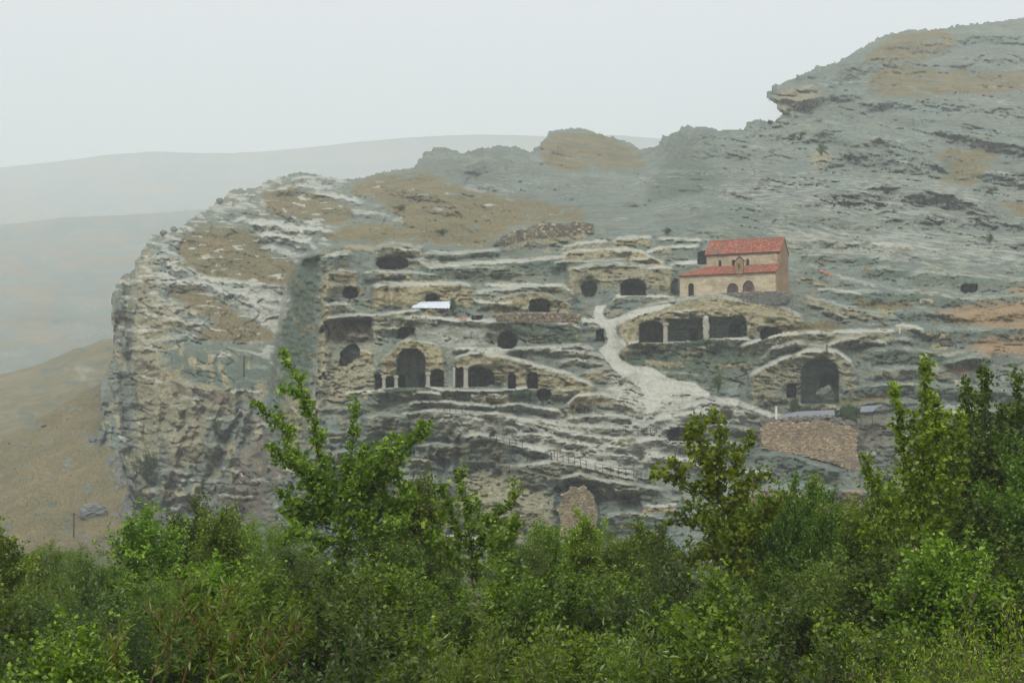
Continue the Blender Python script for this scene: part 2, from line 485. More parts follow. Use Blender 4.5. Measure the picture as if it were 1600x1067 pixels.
B_main = tps([(380, 960, 180), (420, 860, 190), (620, 860, 188), (800, 860, 185), (1200, 860, 184), (1600, 860, 190), (1750, 960, 176), (800, 960, 176),
    (428, 640, 207), (600, 612, 214), (620, 720, 205), (850, 625, 222), (900, 740, 206), (1100, 640, 224), (1100, 740, 208), (1300, 650, 225), (1300, 760, 206), (1600, 640, 232),
    (440, 500, 228), (465, 410, 236), (600, 500, 233), (800, 505, 238), (950, 530, 240), (1145, 470, 248), (1400, 500, 253), (1600, 480, 264),
    (600, 420, 254), (600, 385, 262), (800, 370, 276), (800, 440, 254), (950, 360, 284), (1100, 352, 292), (1300, 355, 300), (1450, 390, 292), (1600, 400, 296), (1750, 400, 300)], PX, PY)
B_back = tps([(200, 840, 268), (300, 840, 258), (390, 860, 246), (200, 700, 292), (300, 690, 278), (410, 700, 264), (180, 480, 330), (200, 560, 318), (300, 560, 306), (420, 560, 300), (300, 480, 330), (440, 480, 322),
    (240, 380, 362), (300, 400, 356), (400, 300, 412), (340, 320, 395), (460, 275, 450), (450, 400, 348), (560, 290, 450), (520, 370, 345), (600, 372, 318), (700, 370, 318), (700, 310, 375), (800, 350, 330),
    (650, 270, 450), (684, 232, 500), (760, 300, 410), (850, 320, 390), (900, 345, 320), (850, 215, 560), (900, 205, 600), (1000, 235, 560), (1060, 200, 500), (950, 280, 460), (1050, 290, 400),
    (1100, 348, 296), (1250, 290, 355), (1250, 250, 395), (1200, 190, 440), (1210, 140, 455), (1300, 340, 312), (1400, 300, 355), (1450, 220, 420), (1400, 160, 470), (1360, 90, 530), (1400, 50, 590), (1600, 32, 640), (1600, 120, 520), (1600, 230, 410), (1600, 330, 345), (1600, 395, 304), (1750, 300, 370), (1750, 30, 640), (1450, 385, 302)], PX, PY)
mm = blur(main, 1)
_wide = smooth01((PX - 900) / 60); mm = mm * (1 - _wide) + blur(main, 12) * _wide
B = B_back * (1 - mm) + B_main * mm

# ---- paint layers
grass = np.zeros((H_, W_)); ochre = grass.copy(); pale = grass.copy(); green = grass.copy(); brown = grass.copy(); dry = grass.copy()
relief = np.zeros((H_, W_))

def seg(pts):
    pts = sorted(pts); return np.array([p[0] for p in pts], float), np.array([p[1] for p in pts], float)
def ledge(pts, A=2.4, hr=14, ht=7, pl=.6, oc=0.0, gr=0.0, br=0.0, wob=2.0, taper=8, only=None):
    """rock step: a riser below the edge line, a tread above it"""
    xs, ys = seg(pts)
    j0 = max(0, int((xs[0] - gx[0]) / STEP)); j1 = min(W_, int((xs[-1] - gx[0]) / STEP) + 1)
    if j1 - j0 < 3: return
    i0 = max(0, int((ys.min() - ht - 14 - gy[0]) / STEP)); i1 = min(H_, int((ys.max() + hr + 14 - gy[0]) / STEP) + 1)
    if i1 <= i0: return
    sl = (slice(i0, i1), slice(j0, j1))
    x = gx[j0:j1]
    yl = np.interp(x, xs, ys)
    s = (yl[None, :] + wob * (WF[sl] * .9 + WY[sl] * 1.2)) - PY[sl]
    tp = smooth01((x - xs[0]) / taper) * smooth01((xs[-1] - x) / taper)
    hrv = hr * (1 + .35 * WX[sl]); htv = ht * (1 + .4 * WY[sl])
    f = np.where(s < 0, np.clip((s + hrv) / hrv, 0, 1) ** .8, 1 - smooth01(s / htv) ** .8)
    relief[sl] -= A * f * tp[None, :]
    trd = smooth01((s + 1.8) / 1.6) * smooth01((htv - s) / (htv * .6)) * tp
    ris = smooth01((-s) / 1.5) * smooth01((hrv + s) / (hrv * .4)) * tp
    if pl: pale[sl] = np.maximum(pale[sl], trd * pl)
    if oc: ochre[sl] = np.maximum(ochre[sl], ris * oc)
    if gr: green[sl] = np.maximum(green[sl], ris * gr)
    if br: brown[sl] = np.maximum(brown[sl], ris * br)

def L(*a): return [(a[i], a[i + 1]) for i in range(0, len(a), 2)]

# ---- broad forms of the upper, smooth grey slopes: long bulges dipping to the right
backz = 1 - mm
rr = random.Random(5)
for (pts, A, hr, ht, pl) in [
    (L(1300, 222, 1380, 218, 1450, 232, 1500, 262), 9, 26, 34, .1), (L(1230, 262, 1330, 240, 1420, 250, 1490, 268), 6, 20, 26, .05),
    (L(1130, 285, 1230, 278, 1340, 284, 1400, 290, 1440, 302), 5, 14, 18, .25), (L(1290, 300, 1380, 290, 1470, 298, 1520, 318, 1560, 338), 7, 22, 22, .3),
    (L(1380, 312, 1450, 300, 1520, 308, 1558, 330), 6, 20, 14, .25), (L(1500, 275, 1560, 268, 1640, 262, 1740, 262), 7, 26, 22, 0),
    (L(1190, 320, 1290, 310, 1380, 316, 1440, 330), 4, 12, 20, .25), (L(1350, 345, 1450, 335, 1540, 345, 1620, 352), 4, 14, 20, .25),
    (L(1180, 345, 1260, 338, 1330, 345, 1400, 365), 3, 10, 14, .25), (L(1450, 392, 1520, 372, 1580, 378, 1680, 366), 4, 14, 14, .3),
    (L(1010, 280, 1080, 266, 1150, 262, 1220, 272), 5, 16, 20, .1), (L(960, 315, 1030, 296, 1110, 290, 1180, 305), 5, 14, 18, .15),
    (L(1000, 335, 1080, 322, 1170, 322, 1230, 335), 4, 12, 14, .2), (L(1060, 240, 1130, 232, 1200, 240), 5, 16, 16, 0),
    (L(1210, 215, 1280, 205, 1350, 212, 1420, 232), 6, 16, 18, 0), (L(1350, 195, 1430, 186, 1520, 198, 1600, 216, 1700, 220), 8, 20, 20, .1),
    (L(1330, 165, 1400, 158, 1480, 160, 1560, 168, 1700, 176), 6, 14, 14, 0), (L(1400, 212, 1480, 206, 1600, 232, 1740, 236), 6, 16, 14, .1),
    (L(1230, 158, 1290, 148, 1350, 150, 1400, 160), 6, 14, 12, 0), (L(1205, 150, 1240, 140, 1290, 128), 8, 34, 10, 0),
    (L(1280, 120, 1330, 104, 1380, 90, 1440, 100), 8, 22, 14, 0), (L(1350, 78, 1420, 66, 1500, 70), 8, 16, 14, 0), (L(1480, 62, 1560, 56, 1740, 60), 8, 14, 14, 0), (L(1480, 92, 1600, 86, 1740, 92), 8, 14, 14, 0),
    (L(655, 262, 690, 246, 730, 252, 770, 262), 7, 22, 14, .2), (L(700, 275, 760, 250, 800, 252, 850, 272), 7, 24, 12, .2), (L(790, 300, 850, 282, 900, 290, 960, 305), 6, 20, 12, .2),
    (L(860, 300, 930, 270, 1000, 272, 1050, 282), 7, 26, 16, 0), (L(840, 235, 880, 222, 930, 225, 980, 236), 8, 18, 14, 0), (L(930, 330, 1000, 312, 1060, 310, 1100, 318), 4, 12, 12, 0),
    (L(530, 300, 600, 292, 660, 300, 720, 318), 6, 12, 12, .7), (L(600, 302, 680, 296, 740, 302, 820, 325), 6, 12, 12, .5), (L(660, 330, 740, 318, 800, 330, 840, 345), 4, 10, 10, .7),
    (L(415, 300, 470, 292, 540, 300), 6, 12, 8, .7), (L(440, 280, 500, 280, 560, 288), 6, 10, 6, .7), (L(480, 320, 560, 330, 620, 340), 5, 9, 9, .6), (L(430, 352, 500, 362, 540, 372), 4, 8, 9, .8), (L(600, 345, 660, 352, 700, 362), 3, 7, 8, .7),
    (L(470, 300, 520, 308, 580, 318), 5, 9, 8, .8), (L(370, 345, 430, 352, 480, 368), 5, 12, 10, .9), (L(385, 365, 440, 372, 500, 385), 5, 12, 10, .9), (L(400, 318, 440, 330, 470, 345), 5, 10, 8, .7)]:
    ledge(pts, A * 1.4, hr, ht, pl, wob=5, taper=30)
for k in range(190):       # smaller folds of the same beds
    x = rr.uniform(560, 1720); y = rr.uniform(60, 385); ln = rr.uniform(30, 130); dip = rr.uniform(-.06, .20)
    if x < 900: dip += .08
    ledge([(x, y), (x + ln / 2, y + ln * dip / 2 - rr.uniform(0, 6)), (x + ln, y + ln * dip)], rr.uniform(.8, 2.6), rr.uniform(3, 8), rr.uniform(4, 12), rr.choice((0, .1, .3)), wob=4, taper=14, gr=rr.choice((0, 0, .4)))
relief *= backz     # the folds stop at the terraces

# ---- headland on the left: dipping slabs above, buttressed cliff below
headz = backz * smooth01((560 - PX) / 60)
r0 = relief.copy(); relief[:] = 0
for (pts, A, hr, ht, pl, oc) in [
    (L(215, 410, 250, 402, 300, 410, 350, 425), 5, 14, 8, .6, .5), (L(235, 445, 300, 440, 350, 452, 400, 470), 6, 12, 10, .8, .2), (L(300, 432, 350, 440, 430, 446, 460, 452), 7, 14, 9, .95, .1),
    (L(330, 452, 380, 462, 440, 470), 5, 10, 7, .9, 0), (L(360, 470, 400, 476, 440, 484), 5, 12, 6, .9, 0), (L(230, 482, 280, 474, 330, 486), 6, 14, 8, .5, .8), (L(225, 510, 280, 500, 320, 512), 6, 14, 8, .3, .9),
    (L(215, 540, 290, 528, 360, 530, 432, 536), 5, 12, 10, .5, 0), (L(250, 560, 320, 548, 432, 556), 5, 12, 7, .2, 0), (L(240, 578, 320, 566, 380, 574, 425, 580), 5, 12, 7, .2, 0),
    (L(255, 592, 320, 600, 380, 612), 9, 26, 10, .2, .6), (L(270, 640, 330, 634, 370, 640, 400, 650), 6, 12, 6, .3, .5), (L(360, 600, 390, 592, 425, 598), 5, 12, 8, .3, 0),
    (L(220, 740, 260, 735, 300, 745), 7, 14, 8, .4, .3), (L(216, 770, 250, 765, 300, 778), 7, 16, 6, .4, .3), (L(260, 700, 310, 690, 350, 705), 7, 16, 6, .2, .6), (L(300, 760, 340, 750, 390, 770), 7, 14, 6, .3, .3),
    (L(245, 380, 290, 372, 340, 380), 5, 8, 6, .4, 0), (L(290, 352, 330, 338, 372, 330), 6, 10, 6, .3, .3), (L(330, 322, 365, 308, 400, 306), 6, 10, 6, .3, .4)]:
    ledge(pts, A * .35, hr, ht, pl * .9, oc, wob=5, taper=14, gr=.2)
for k in range(150):
    x = rr.uniform(165, 470); y = rr.uniform(300, 800); ln = rr.uniform(12, 60); dip = rr.uniform(-.1, .3)
    ledge([(x, y), (x + ln, y + ln * dip)], rr.uniform(.3, .9), rr.uniform(3, 8), rr.uniform(3, 8), rr.choice((0, .3, .7)), rr.choice((0, 0, .9)), rr.choice((0, .5)), wob=6, taper=6)
_slab = blur(pmask(L(235, 540, 300, 530, 432, 534, 430, 600, 380, 606, 330, 600, 262, 590), 0) * 1.0, 4)
r1 = relief * headz * (1 - .6 * _slab)
# vertical buttresses and gullies on the cliff face
cliffz = headz * smooth01((PX * .0 + PY - (430 + (PX - 180) * .55)) / 40)
cliffz = np.clip(cliffz + headz * smooth01((235 - PX) / 15) * smooth01((PY - 420) / 30), 0, 1)
rid = 1 - np.abs(perlin(PX / 52 + WX * .8 + PY / 260, PY / 190, 41)) * 2
rid2 = 1 - np.abs(perlin(PX / 15 + WX * 1.6 + PY / 200, PY / 60, 47)) * 2
r1 += cliffz * (-3.0 * rid * (.5 + smooth01(fbm(PX / 70, PY / 90, 2, 67) * 3 + .4)) - .2 * rid2 + 1.6)
blk = fbm(PX / 14 + WX, PY / 10 + WY, 4, 61)
_fx = PX + 14 * WX + 3 * WF; _fy = PY + 10 * WY + 3 * WF - PX * .15
r1 += headz * (blk * 1.0 + facets(_fx / 26, _fy / 22, 501) * 1.8 + facets(_fx / 8, _fy / 7, 511) * .5)
ochre = np.maximum(ochre, cliffz * smooth01(fbm(PX / 16 + WX, PY / 34 + WY, 4, 63) * 2.6 + .1) * .8)
pale = np.maximum(pale, headz * (1 - cliffz) * smooth01(fbm(PX / 40, (PY - .25 * PX) / 12, 4, 65) * 3 + .1) * .62)
# the lower skirt of the main rock: ribs running down towards the left
relief = r0 + r1

r1 *= (1 - .65 * _slab)
relief = r0 + r1
# deep creases by hand
def groove(pts, width, depth, oc=0):
    """pts polyline in any direction"""
    global relief
    P0 = np.array(pts, float); d = np.full((H_, W_), 1e9)
    x0, x1 = P0[:, 0].min() - 3 * width, P0[:, 0].max() + 3 * width; y0, y1 = P0[:, 1].min() - 3 * width, P0[:, 1].max() + 3 * width
    i0, i1 = max(0, int((y0 - gy[0]) / STEP)), min(H_, int((y1 - gy[0]) / STEP) + 2); j0, j1 = max(0, int((x0 - gx[0]) / STEP)), min(W_, int((x1 - gx[0]) / STEP) + 2)
    sl = (slice(i0, i1), slice(j0, j1)); X = PX[sl] + 3 * WX[sl] * width / 4; Y = PY[sl] + 3 * WY[sl] * width / 4; d = np.full(X.shape, 1e9)
    for k in range(len(P0) - 1):
        a, b = P0[k], P0[k + 1]; ab = b - a
        t = np.clip(((X - a[0]) * ab[0] + (Y - a[1]) * ab[1]) / (ab @ ab), 0, 1)
        d = np.minimum(d, np.hypot(X - a[0] - t * ab[0], Y - a[1] - t * ab[1]))
    g = np.exp(-(d / width) ** 2)
    relief[sl] += depth * g
    return sl, g
for pts, wd, dp in [(L(205, 560, 215, 620, 232, 680, 240, 760), 9, 6), (L(270, 600, 290, 640, 275, 700), 7, 6), (L(255, 640, 250, 690, 262, 730), 6, 5), (L(378, 640, 350, 700, 320, 760, 300, 800), 8, 6), (L(400, 610, 395, 650, 385, 700), 8, 7),
                    (L(320, 640, 310, 680, 330, 720), 6, 4), (L(190, 590, 196, 650, 205, 720), 6, 6), (L(196, 440, 200, 500, 205, 560), 5, 5), (L(1545, 345, 1570, 338), 5, 4), (L(1530, 372, 1550, 378), 5, 4)]:
    groove(pts, wd, dp * .55)

# ---- the cave town: main ledges, traced bed by bed
r2 = relief.copy(); relief[:] = 0
T = [
 (L(580, 393, 597, 384, 619, 381, 642, 386, 656, 398), 3.5, 18, 6, .6, .5, 0),
 (L(655, 402, 672, 396, 700, 398, 760, 394, 790, 392), 2.2, 8, 6, .6, .2, .3), (L(650, 408, 672, 419, 700, 416, 754, 413, 820, 409, 892, 402), 3.4, 22, 6, .8, .1, .7),
 (L(560, 428, 590, 425, 640, 426, 690, 432), 3.0, 18, 4, .6, .2, .6), (L(576, 452, 600, 446, 640, 447, 718, 445, 745, 452), 5.5, 40, 7, .8, .9, 0),
 (L(500, 406, 530, 398, 556, 396), 2.0, 18, 6, .6, .1, .5), (L(510, 430, 535, 424, 566, 428), 2.5, 26, 4, .5, .8, .0), (L(500, 482, 520, 476, 541, 476, 560, 488), 2.2, 16, 5, .7, .4, 0),
 (L(502, 500, 530, 496, 563, 493, 597, 493, 636, 488, 662, 486), 4.2, 36, 5, .8, .45, 0), (L(628, 500, 662, 498, 698, 501, 737, 502, 800, 503), 2.0, 8, 6, .9, .3, .3),
 (L(655, 486, 690, 482, 705, 486), 1.5, 12, 3, .5, .9, 0),
 (L(735, 460, 765, 456, 800, 452, 850, 448, 880, 449, 905, 468), 3.6, 40, 7, .7, .4, .3), (L(750, 446, 834, 447, 882, 448), 2, 8, 5, .9, 0, .4),
 (L(761, 494, 772, 469, 800, 461, 829, 458, 857, 461, 890, 478, 900, 490), 2.6, 30, 3, .4, .8, 0),
 (L(775, 494, 830, 491, 905, 492), 1.8, 13, 3, .3, 0, .2),
 (L(700, 420, 750, 420, 800, 418), 2.0, 22, 4, .5, .3, .4), (L(760, 424, 790, 420, 830, 430), 1.6, 14, 5, .4, .3, .4),
 (L(780, 378, 820, 368, 880, 362, 925, 364), 2.6, 20, 6, .3, .6, 0),
 (L(857, 414, 880, 410, 930, 409, 961, 407, 1020, 406), 3.0, 12, 4, .6, .1, .8), (L(871, 401, 896, 394, 921, 392, 947, 390, 983, 390, 1011, 399, 1031, 410, 1048, 417), 2.6, 15, 4, .8, .9, 0),
 (L(868, 394, 893, 384, 933, 379, 955, 377), 2.2, 10, 5, .8, .6, 0), (L(950, 389, 966, 374, 1003, 372, 1025, 373), 2.6, 16, 5, .8, .9, 0), (L(1020, 374, 1070, 376, 1104, 376), 2.2, 14, 5, .8, .2, .5),
 (L(1000, 398, 1030, 390, 1059, 387, 1100, 385), 2.4, 22, 5, .9, .2, .4), (L(1040, 415, 1075, 412, 1106, 410), 1.6, 10, 5, .9, .1, .3),
 (L(880, 425, 920, 418, 960, 414, 1000, 418, 1060, 424), 4.0, 46, 7, .6, .6, .3), (L(1005, 425, 1025, 418, 1050, 420, 1062, 428), 2.4, 38, 5, .7, .5, 0),
 (L(947, 482, 963, 465, 989, 461, 1022, 464, 1062, 466), 2.2, 12, 4, .9, .4, .2),
 (L(958, 512, 975, 498, 997, 487, 1031, 478, 1065, 470, 1105, 465, 1135, 467, 1169, 472, 1216, 480, 1262, 500), 5.5, 64, 7, .7, .75, .1),
 (L(1180, 492, 1230, 496, 1290, 512), 2.6, 20, 6, .3, .6, .2),
 (L(970, 541, 1003, 535, 1045, 535, 1087, 531, 1150, 530, 1180, 532), 2.5, 60, 5, .8, 0, .9),
 (L(1150, 546, 1178, 536, 1217, 524, 1262, 521, 1347, 519, 1405, 519), 3.4, 22, 6, .9, .5, .2), (L(1176, 574, 1206, 547, 1243, 538, 1285, 545, 1307, 536, 1375, 523), 3.0, 14, 6, .9, .4, .2),
 (L(1165, 592, 1229, 559, 1262, 551, 1307, 551, 1330, 567, 1345, 600), 4.5, 56, 7, .8, .6, 0),
 (L(1240, 461, 1274, 470, 1307, 478, 1347, 488, 1403, 501), 2.4, 12, 5, .8, .6, .2), (L(1250, 470, 1300, 488, 1345, 506), 2, 9, 4, .7, .6, 0),
 (L(1282, 456, 1347, 459, 1431, 458, 1502, 468, 1600, 464, 1740, 460), 2.8, 18, 6, .7, .1, .6), (L(1290, 428, 1310, 434, 1340, 444, 1365, 448, 1400, 450), 2.6, 12, 6, .95, .1, .2),
 (L(1330, 426, 1380, 420, 1440, 424), 2.4, 16, 6, .6, .0, .8), (L(1400, 440, 1440, 428, 1520, 432, 1580, 440, 1740, 436), 3.0, 20, 7, .6, .1, .5), (L(1230, 402, 1280, 398, 1350, 402, 1420, 410), 2.6, 16, 7, .5, .1, .6),
 (L(1230, 380, 1290, 376, 1360, 384), 2.4, 12, 7, .4, .1, .5), (L(1240, 425, 1270, 418, 1300, 428), 2.2, 18, 6, .7, .1, .5),
 (L(1319, 614, 1347, 606, 1403, 600, 1480, 604), 3.0, 20, 5, .5, .1, .6), (L(1344, 581, 1389, 577, 1431, 577, 1500, 582), 2.4, 16, 5, .6, .5, .1), (L(1340, 552, 1400, 545, 1480, 556, 1560, 550), 3.0, 20, 6, .6, 0, .6),
 (L(1390, 520, 1430, 512, 1500, 518, 1600, 514, 1740, 520), 3, 20, 6, .4, .1, .5), (L(1459, 576, 1515, 558, 1560, 562), 2.4, 12, 5, .7, .3, .1), (L(1360, 536, 1410, 530, 1450, 540), 2, 12, 5, .5, .1, .4),
 (L(1390, 490, 1440, 486, 1500, 492, 1600, 486, 1740, 490), 2.6, 14, 5, .4, 0, .4), (L(1290, 640, 1350, 632, 1400, 628, 1500, 636), 2.6, 14, 5, .3, .3, .3), (L(1420, 610, 1500, 606, 1600, 616, 1740, 610), 3, 20, 6, .4, 0, .5),
 (L(1340, 700, 1420, 690, 1500, 700, 1600, 690), 3, 26, 6, .3, .3, .2), (L(1480, 650, 1560, 645, 1740, 650), 3, 20, 6, .3, .2, .2),
 # row of facades
 (L(588, 566, 605, 556, 620, 540, 633, 531, 655, 534, 680, 538, 695, 552, 702, 600), 3.2, 60, 5, .5, .9, 0), (L(703, 566, 720, 558, 737, 554, 770, 552, 800, 551), 3.4, 56, 5, .8, .8, 0),
 (L(750, 556, 780, 558, 814, 565, 843, 575, 885, 585, 935, 608), 3.6, 46, 6, .85, .7, 0), (L(700, 546, 750, 547, 800, 547, 907, 541, 935, 549), 2.0, 8, 6, .8, .2, .2),
 (L(750, 506, 784, 503, 890, 506, 915, 517), 4.2, 32, 6, .8, .1, .8), (L(906, 516, 925, 510, 946, 514), 2.0, 22, 3, .4, .3, .2),
 (L(850, 552, 880, 548, 915, 552, 955, 562), 1.6, 8, 6, .8, .5, .1), (L(865, 568, 900, 562, 945, 570, 958, 582), 1.6, 8, 5, .6, .4, .1), (L(905, 584, 950, 577, 985, 582, 1000, 596), 2.2, 18, 5, .6, .7, 0),
 (L(580, 612, 600, 608, 656, 602, 687, 610, 780, 611, 825, 607, 845, 612), 3.6, 22, 4, .8, 0, .9),
 (L(630, 640, 650, 628, 698, 629, 768, 636, 813, 633, 842, 638, 881, 644), 2.4, 9, 5, .9, .1, .2), (L(620, 650, 680, 642, 740, 646, 790, 650), 5.0, 46, 5, .6, .3, .4),
 (L(766, 652, 839, 658, 881, 666, 1000, 672), 1.8, 10, 6, .9, .4, .1), (L(878, 637, 903, 620, 940, 616, 977, 626, 1010, 640), 2.6, 20, 5, .8, .8, 0), (L(842, 622, 870, 610, 905, 612), 1.6, 14, 4, .4, .7, 0),
 (L(716, 692, 721, 684, 749, 681, 774, 684, 800, 690), 5.5, 60, 5, .6, .3, .5), (L(774, 688, 811, 698, 842, 703, 864, 713, 909, 722, 1000, 743), 2.2, 10, 7, .9, .2, 0), (L(806, 682, 830, 679, 860, 682, 880, 688), 1.6, 9, 4, .9, .6, 0),
 (L(797, 731, 861, 723, 909, 729, 948, 740, 1000, 752), 4.5, 38, 6, .7, .4, .3), (L(870, 752, 905, 742, 940, 752, 1000, 760, 1040, 768), 3.0, 20, 6, .5, .2, .5), (L(934, 822, 950, 807, 984, 802, 1012, 807, 1050, 812), 3.5, 30, 6, .4, 0, .6),
 (L(800, 664, 860, 672, 930, 684, 985, 690), 1.4, 7, 7, .9, 0, 0), (L(860, 690, 930, 696, 990, 702, 1040, 712), 1.6, 9, 9, .9, 0, 0), (L(880, 655, 940, 650, 1000, 656), 1.4, 7, 8, .7, .1, .2),
 (L(1057, 645, 1080, 634, 1113, 628, 1153, 633, 1192, 647, 1215, 658), 2.6, 22, 9, .9, 0, 0), (L(984, 683, 1012, 664, 1043, 651, 1080, 647, 1110, 647), 2.6, 34, 5, .7, .2, .3), (L(978, 692, 1000, 689, 1026, 687, 1060, 690, 1090, 692), 3.0, 18, 6, .8, 0, .3),
 (L(998, 719, 1030, 716, 1049, 717, 1085, 726, 1120, 740), 2.6, 14, 8, .9, 0, 0), (L(1080, 672, 1120, 664, 1160, 670, 1186, 676), 2.4, 14, 5, .5, .2, .2), (L(1080, 700, 1130, 694, 1180, 700), 3, 26, 7, .4, 0, .5), (L(1144, 745, 1167, 738, 1210, 742), 2.5, 14, 6, .6, 0, .3),
 (L(1180, 712, 1230, 712, 1280, 728, 1330, 746), 3.5, 30, 6, .2, 0, .5), (L(1150, 768, 1250, 764, 1350, 768, 1500, 764), 3, 16, 7, .2, .0, .2),
 (L(640, 700, 680, 694, 720, 700), 3, 30, 4, .4, .3, .2), (L(560, 655, 600, 648, 640, 655), 4, 40, 5, .3, .3, .3), (L(700, 790, 800, 780, 900, 840), 4, 40, 5, .2, .5, .1), (L(560, 760, 640, 748, 720, 760), 5, 50, 5, .2, .4, .2), (L(470, 720, 540, 705, 600, 716), 5, 50, 5, .2, .2, .3),
]
for (pts, A, hr, ht, pl, oc, gr) in T:
    _r = pts[0][0] > 1175
    ledge(pts, A * 1.15, hr, ht * (1.7 if _r else 1.35), pl * (.5 if _r else .85), oc, gr, wob=3 if _r else 1.7, taper=30 if _r else 14)
for k in range(170):      # the thin beds between them
    x = rr.uniform(475, 1720); y = rr.uniform(380, 850); ln = rr.uniform(14, 75); dip = rr.uniform(-.05, .12) + (-.10 if 950 < x < 1150 and rr.random() < .3 else 0) + (.1 if x > 1230 and y < 520 else 0)
    bow = rr.uniform(-2, 6)
    ledge([(x, y), (x + ln * .3, y + ln * dip * .3 - bow), (x + ln * .7, y + ln * dip * .7 - bow * .8), (x + ln, y + ln * dip)], rr.uniform(.5, 1.8), rr.uniform(4, 12), rr.uniform(3, 7), rr.choice((0, 0, .4, .7)), rr.choice((0, .8, .9)), rr.choice((0, 0, .8)), wob=3, taper=5)
_gul = blur(pmask(L(1000, 548, 1100, 542, 1175, 540, 1165, 580, 1125, 616, 1090, 600, 1050, 588, 1020, 572, 990, 560), 0) * 1.0, 5)
relief = relief * mm * (1 - _gul * .85) + _gul * (.8 + 1.2 * fbm(PX / 18, PY / 40, 3, 441)) + r2
r_low = fbm(PX / 26 + WX * .8, PY / 11 + WY * .5, 4, 71)
_fy2 = PY + 8 * WY + 2 * WF
relief += mm * (facets(_fx / 15, _fy2 / 9, 521) * .5 + facets(_fx / 7, _fy2 / 5, 531) * .15) * (1 + .6 * smooth01((PY - 640) / 60)) + (backz - headz).clip(0) * (facets(_fx / 40, _fy / 14, 541) * 1.6 + facets(_fx / 11, _fy / 6, 551) * .3 + (facets(_fx / 18, _fy / 10, 561) * 2.4 * smooth01((22 - (PY - np.interp(PX, *seg(SKY_LINE)))) / 20)))
relief += mm * r_low * 1.0 + mm * fbm(PX / 7, PY / 5, 3, 81) * .12
relief += (backz - headz).clip(0) * (fbm(PX / 40 + WX, PY / 12 + WY, 5, 91) * 2.6 + fbm(PX / 24 + WX, PY / 9 + WY, 4, 93) * .8 + fbm(PX / 9, PY / 5, 3, 95) * .7) * smooth01((430 - PY) / 200 + .3)

def crease(sx, sy, dip, wd, dp, seed):
    p_ = perlin(PX / sx + WX * .5, (PY - dip * PX) / sy + WY * .5, seed)
    act = smooth01(fbm(PX / 60, PY / 30, 2, seed + 3) * 3 + .5)
    return dp * np.exp(-(p_ / wd) ** 2) * act
relief += (backz - headz).clip(0) * (crease(120, 17, .12, .05, 3.0, 401) + crease(60, 9, .16, .06, 1.4, 411)) + mm * crease(46, 10, .05, .06, 1.0, 421) + headz * crease(40, 14, .2, .06, 1.6, 431)
# left side wall of the cave rock: a smooth dark face turned to the left, with a pale nose beside it
edge_x = np.interp(PY, [380, 402, 440, 490, 540, 580, 640, 740, 860, 980], [520, 468, 452, 440, 432, 427, 420, 412, 398, 380])
dl = PX - edge_x + 9 * WX + 5 * WF
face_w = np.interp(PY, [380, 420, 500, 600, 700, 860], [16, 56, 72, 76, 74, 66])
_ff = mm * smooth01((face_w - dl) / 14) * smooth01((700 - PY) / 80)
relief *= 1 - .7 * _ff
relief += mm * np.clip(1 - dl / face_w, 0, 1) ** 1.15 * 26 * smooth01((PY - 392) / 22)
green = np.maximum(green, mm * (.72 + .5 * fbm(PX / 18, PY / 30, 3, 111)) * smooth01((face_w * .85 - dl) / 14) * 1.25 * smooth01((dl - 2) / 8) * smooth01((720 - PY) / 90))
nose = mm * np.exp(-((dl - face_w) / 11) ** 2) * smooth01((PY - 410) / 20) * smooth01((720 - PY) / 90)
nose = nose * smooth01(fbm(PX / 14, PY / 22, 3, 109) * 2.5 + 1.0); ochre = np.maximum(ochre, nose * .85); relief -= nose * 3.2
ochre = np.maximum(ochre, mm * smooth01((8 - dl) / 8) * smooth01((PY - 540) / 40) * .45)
# ribs on the high wall below the facades
lowz = mm * smooth01((PY - 640) / 40) * smooth01((760 - PX) / 60)
ribs = 1 - np.abs(perlin((PX + (PY - 640) * .30) / 26 + WX, PY / 120, 101)) * 2
relief += lowz * (-1.3 * ribs + 1.1 * fbm(PX / 16, PY / 9, 4, 105))
brown = np.maximum(brown, lowz * smooth01(fbm(PX / 40, PY / 70, 3, 107) * 2.2 + .15) * .55)
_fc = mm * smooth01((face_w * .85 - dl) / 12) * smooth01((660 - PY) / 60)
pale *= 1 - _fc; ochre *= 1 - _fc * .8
# round the crest of the whole outline
yl = np.full(W_, 1e4)
for j in range(W_):
    k = np.argmax(inside[:, j]); yl[j] = gy[k] if inside[k, j] else 1e4
dsk = PY - yl[None, :]
relief += np.exp(-np.clip(dsk, 0, 80) / 5.0) * 9 * backz

D = B + relief

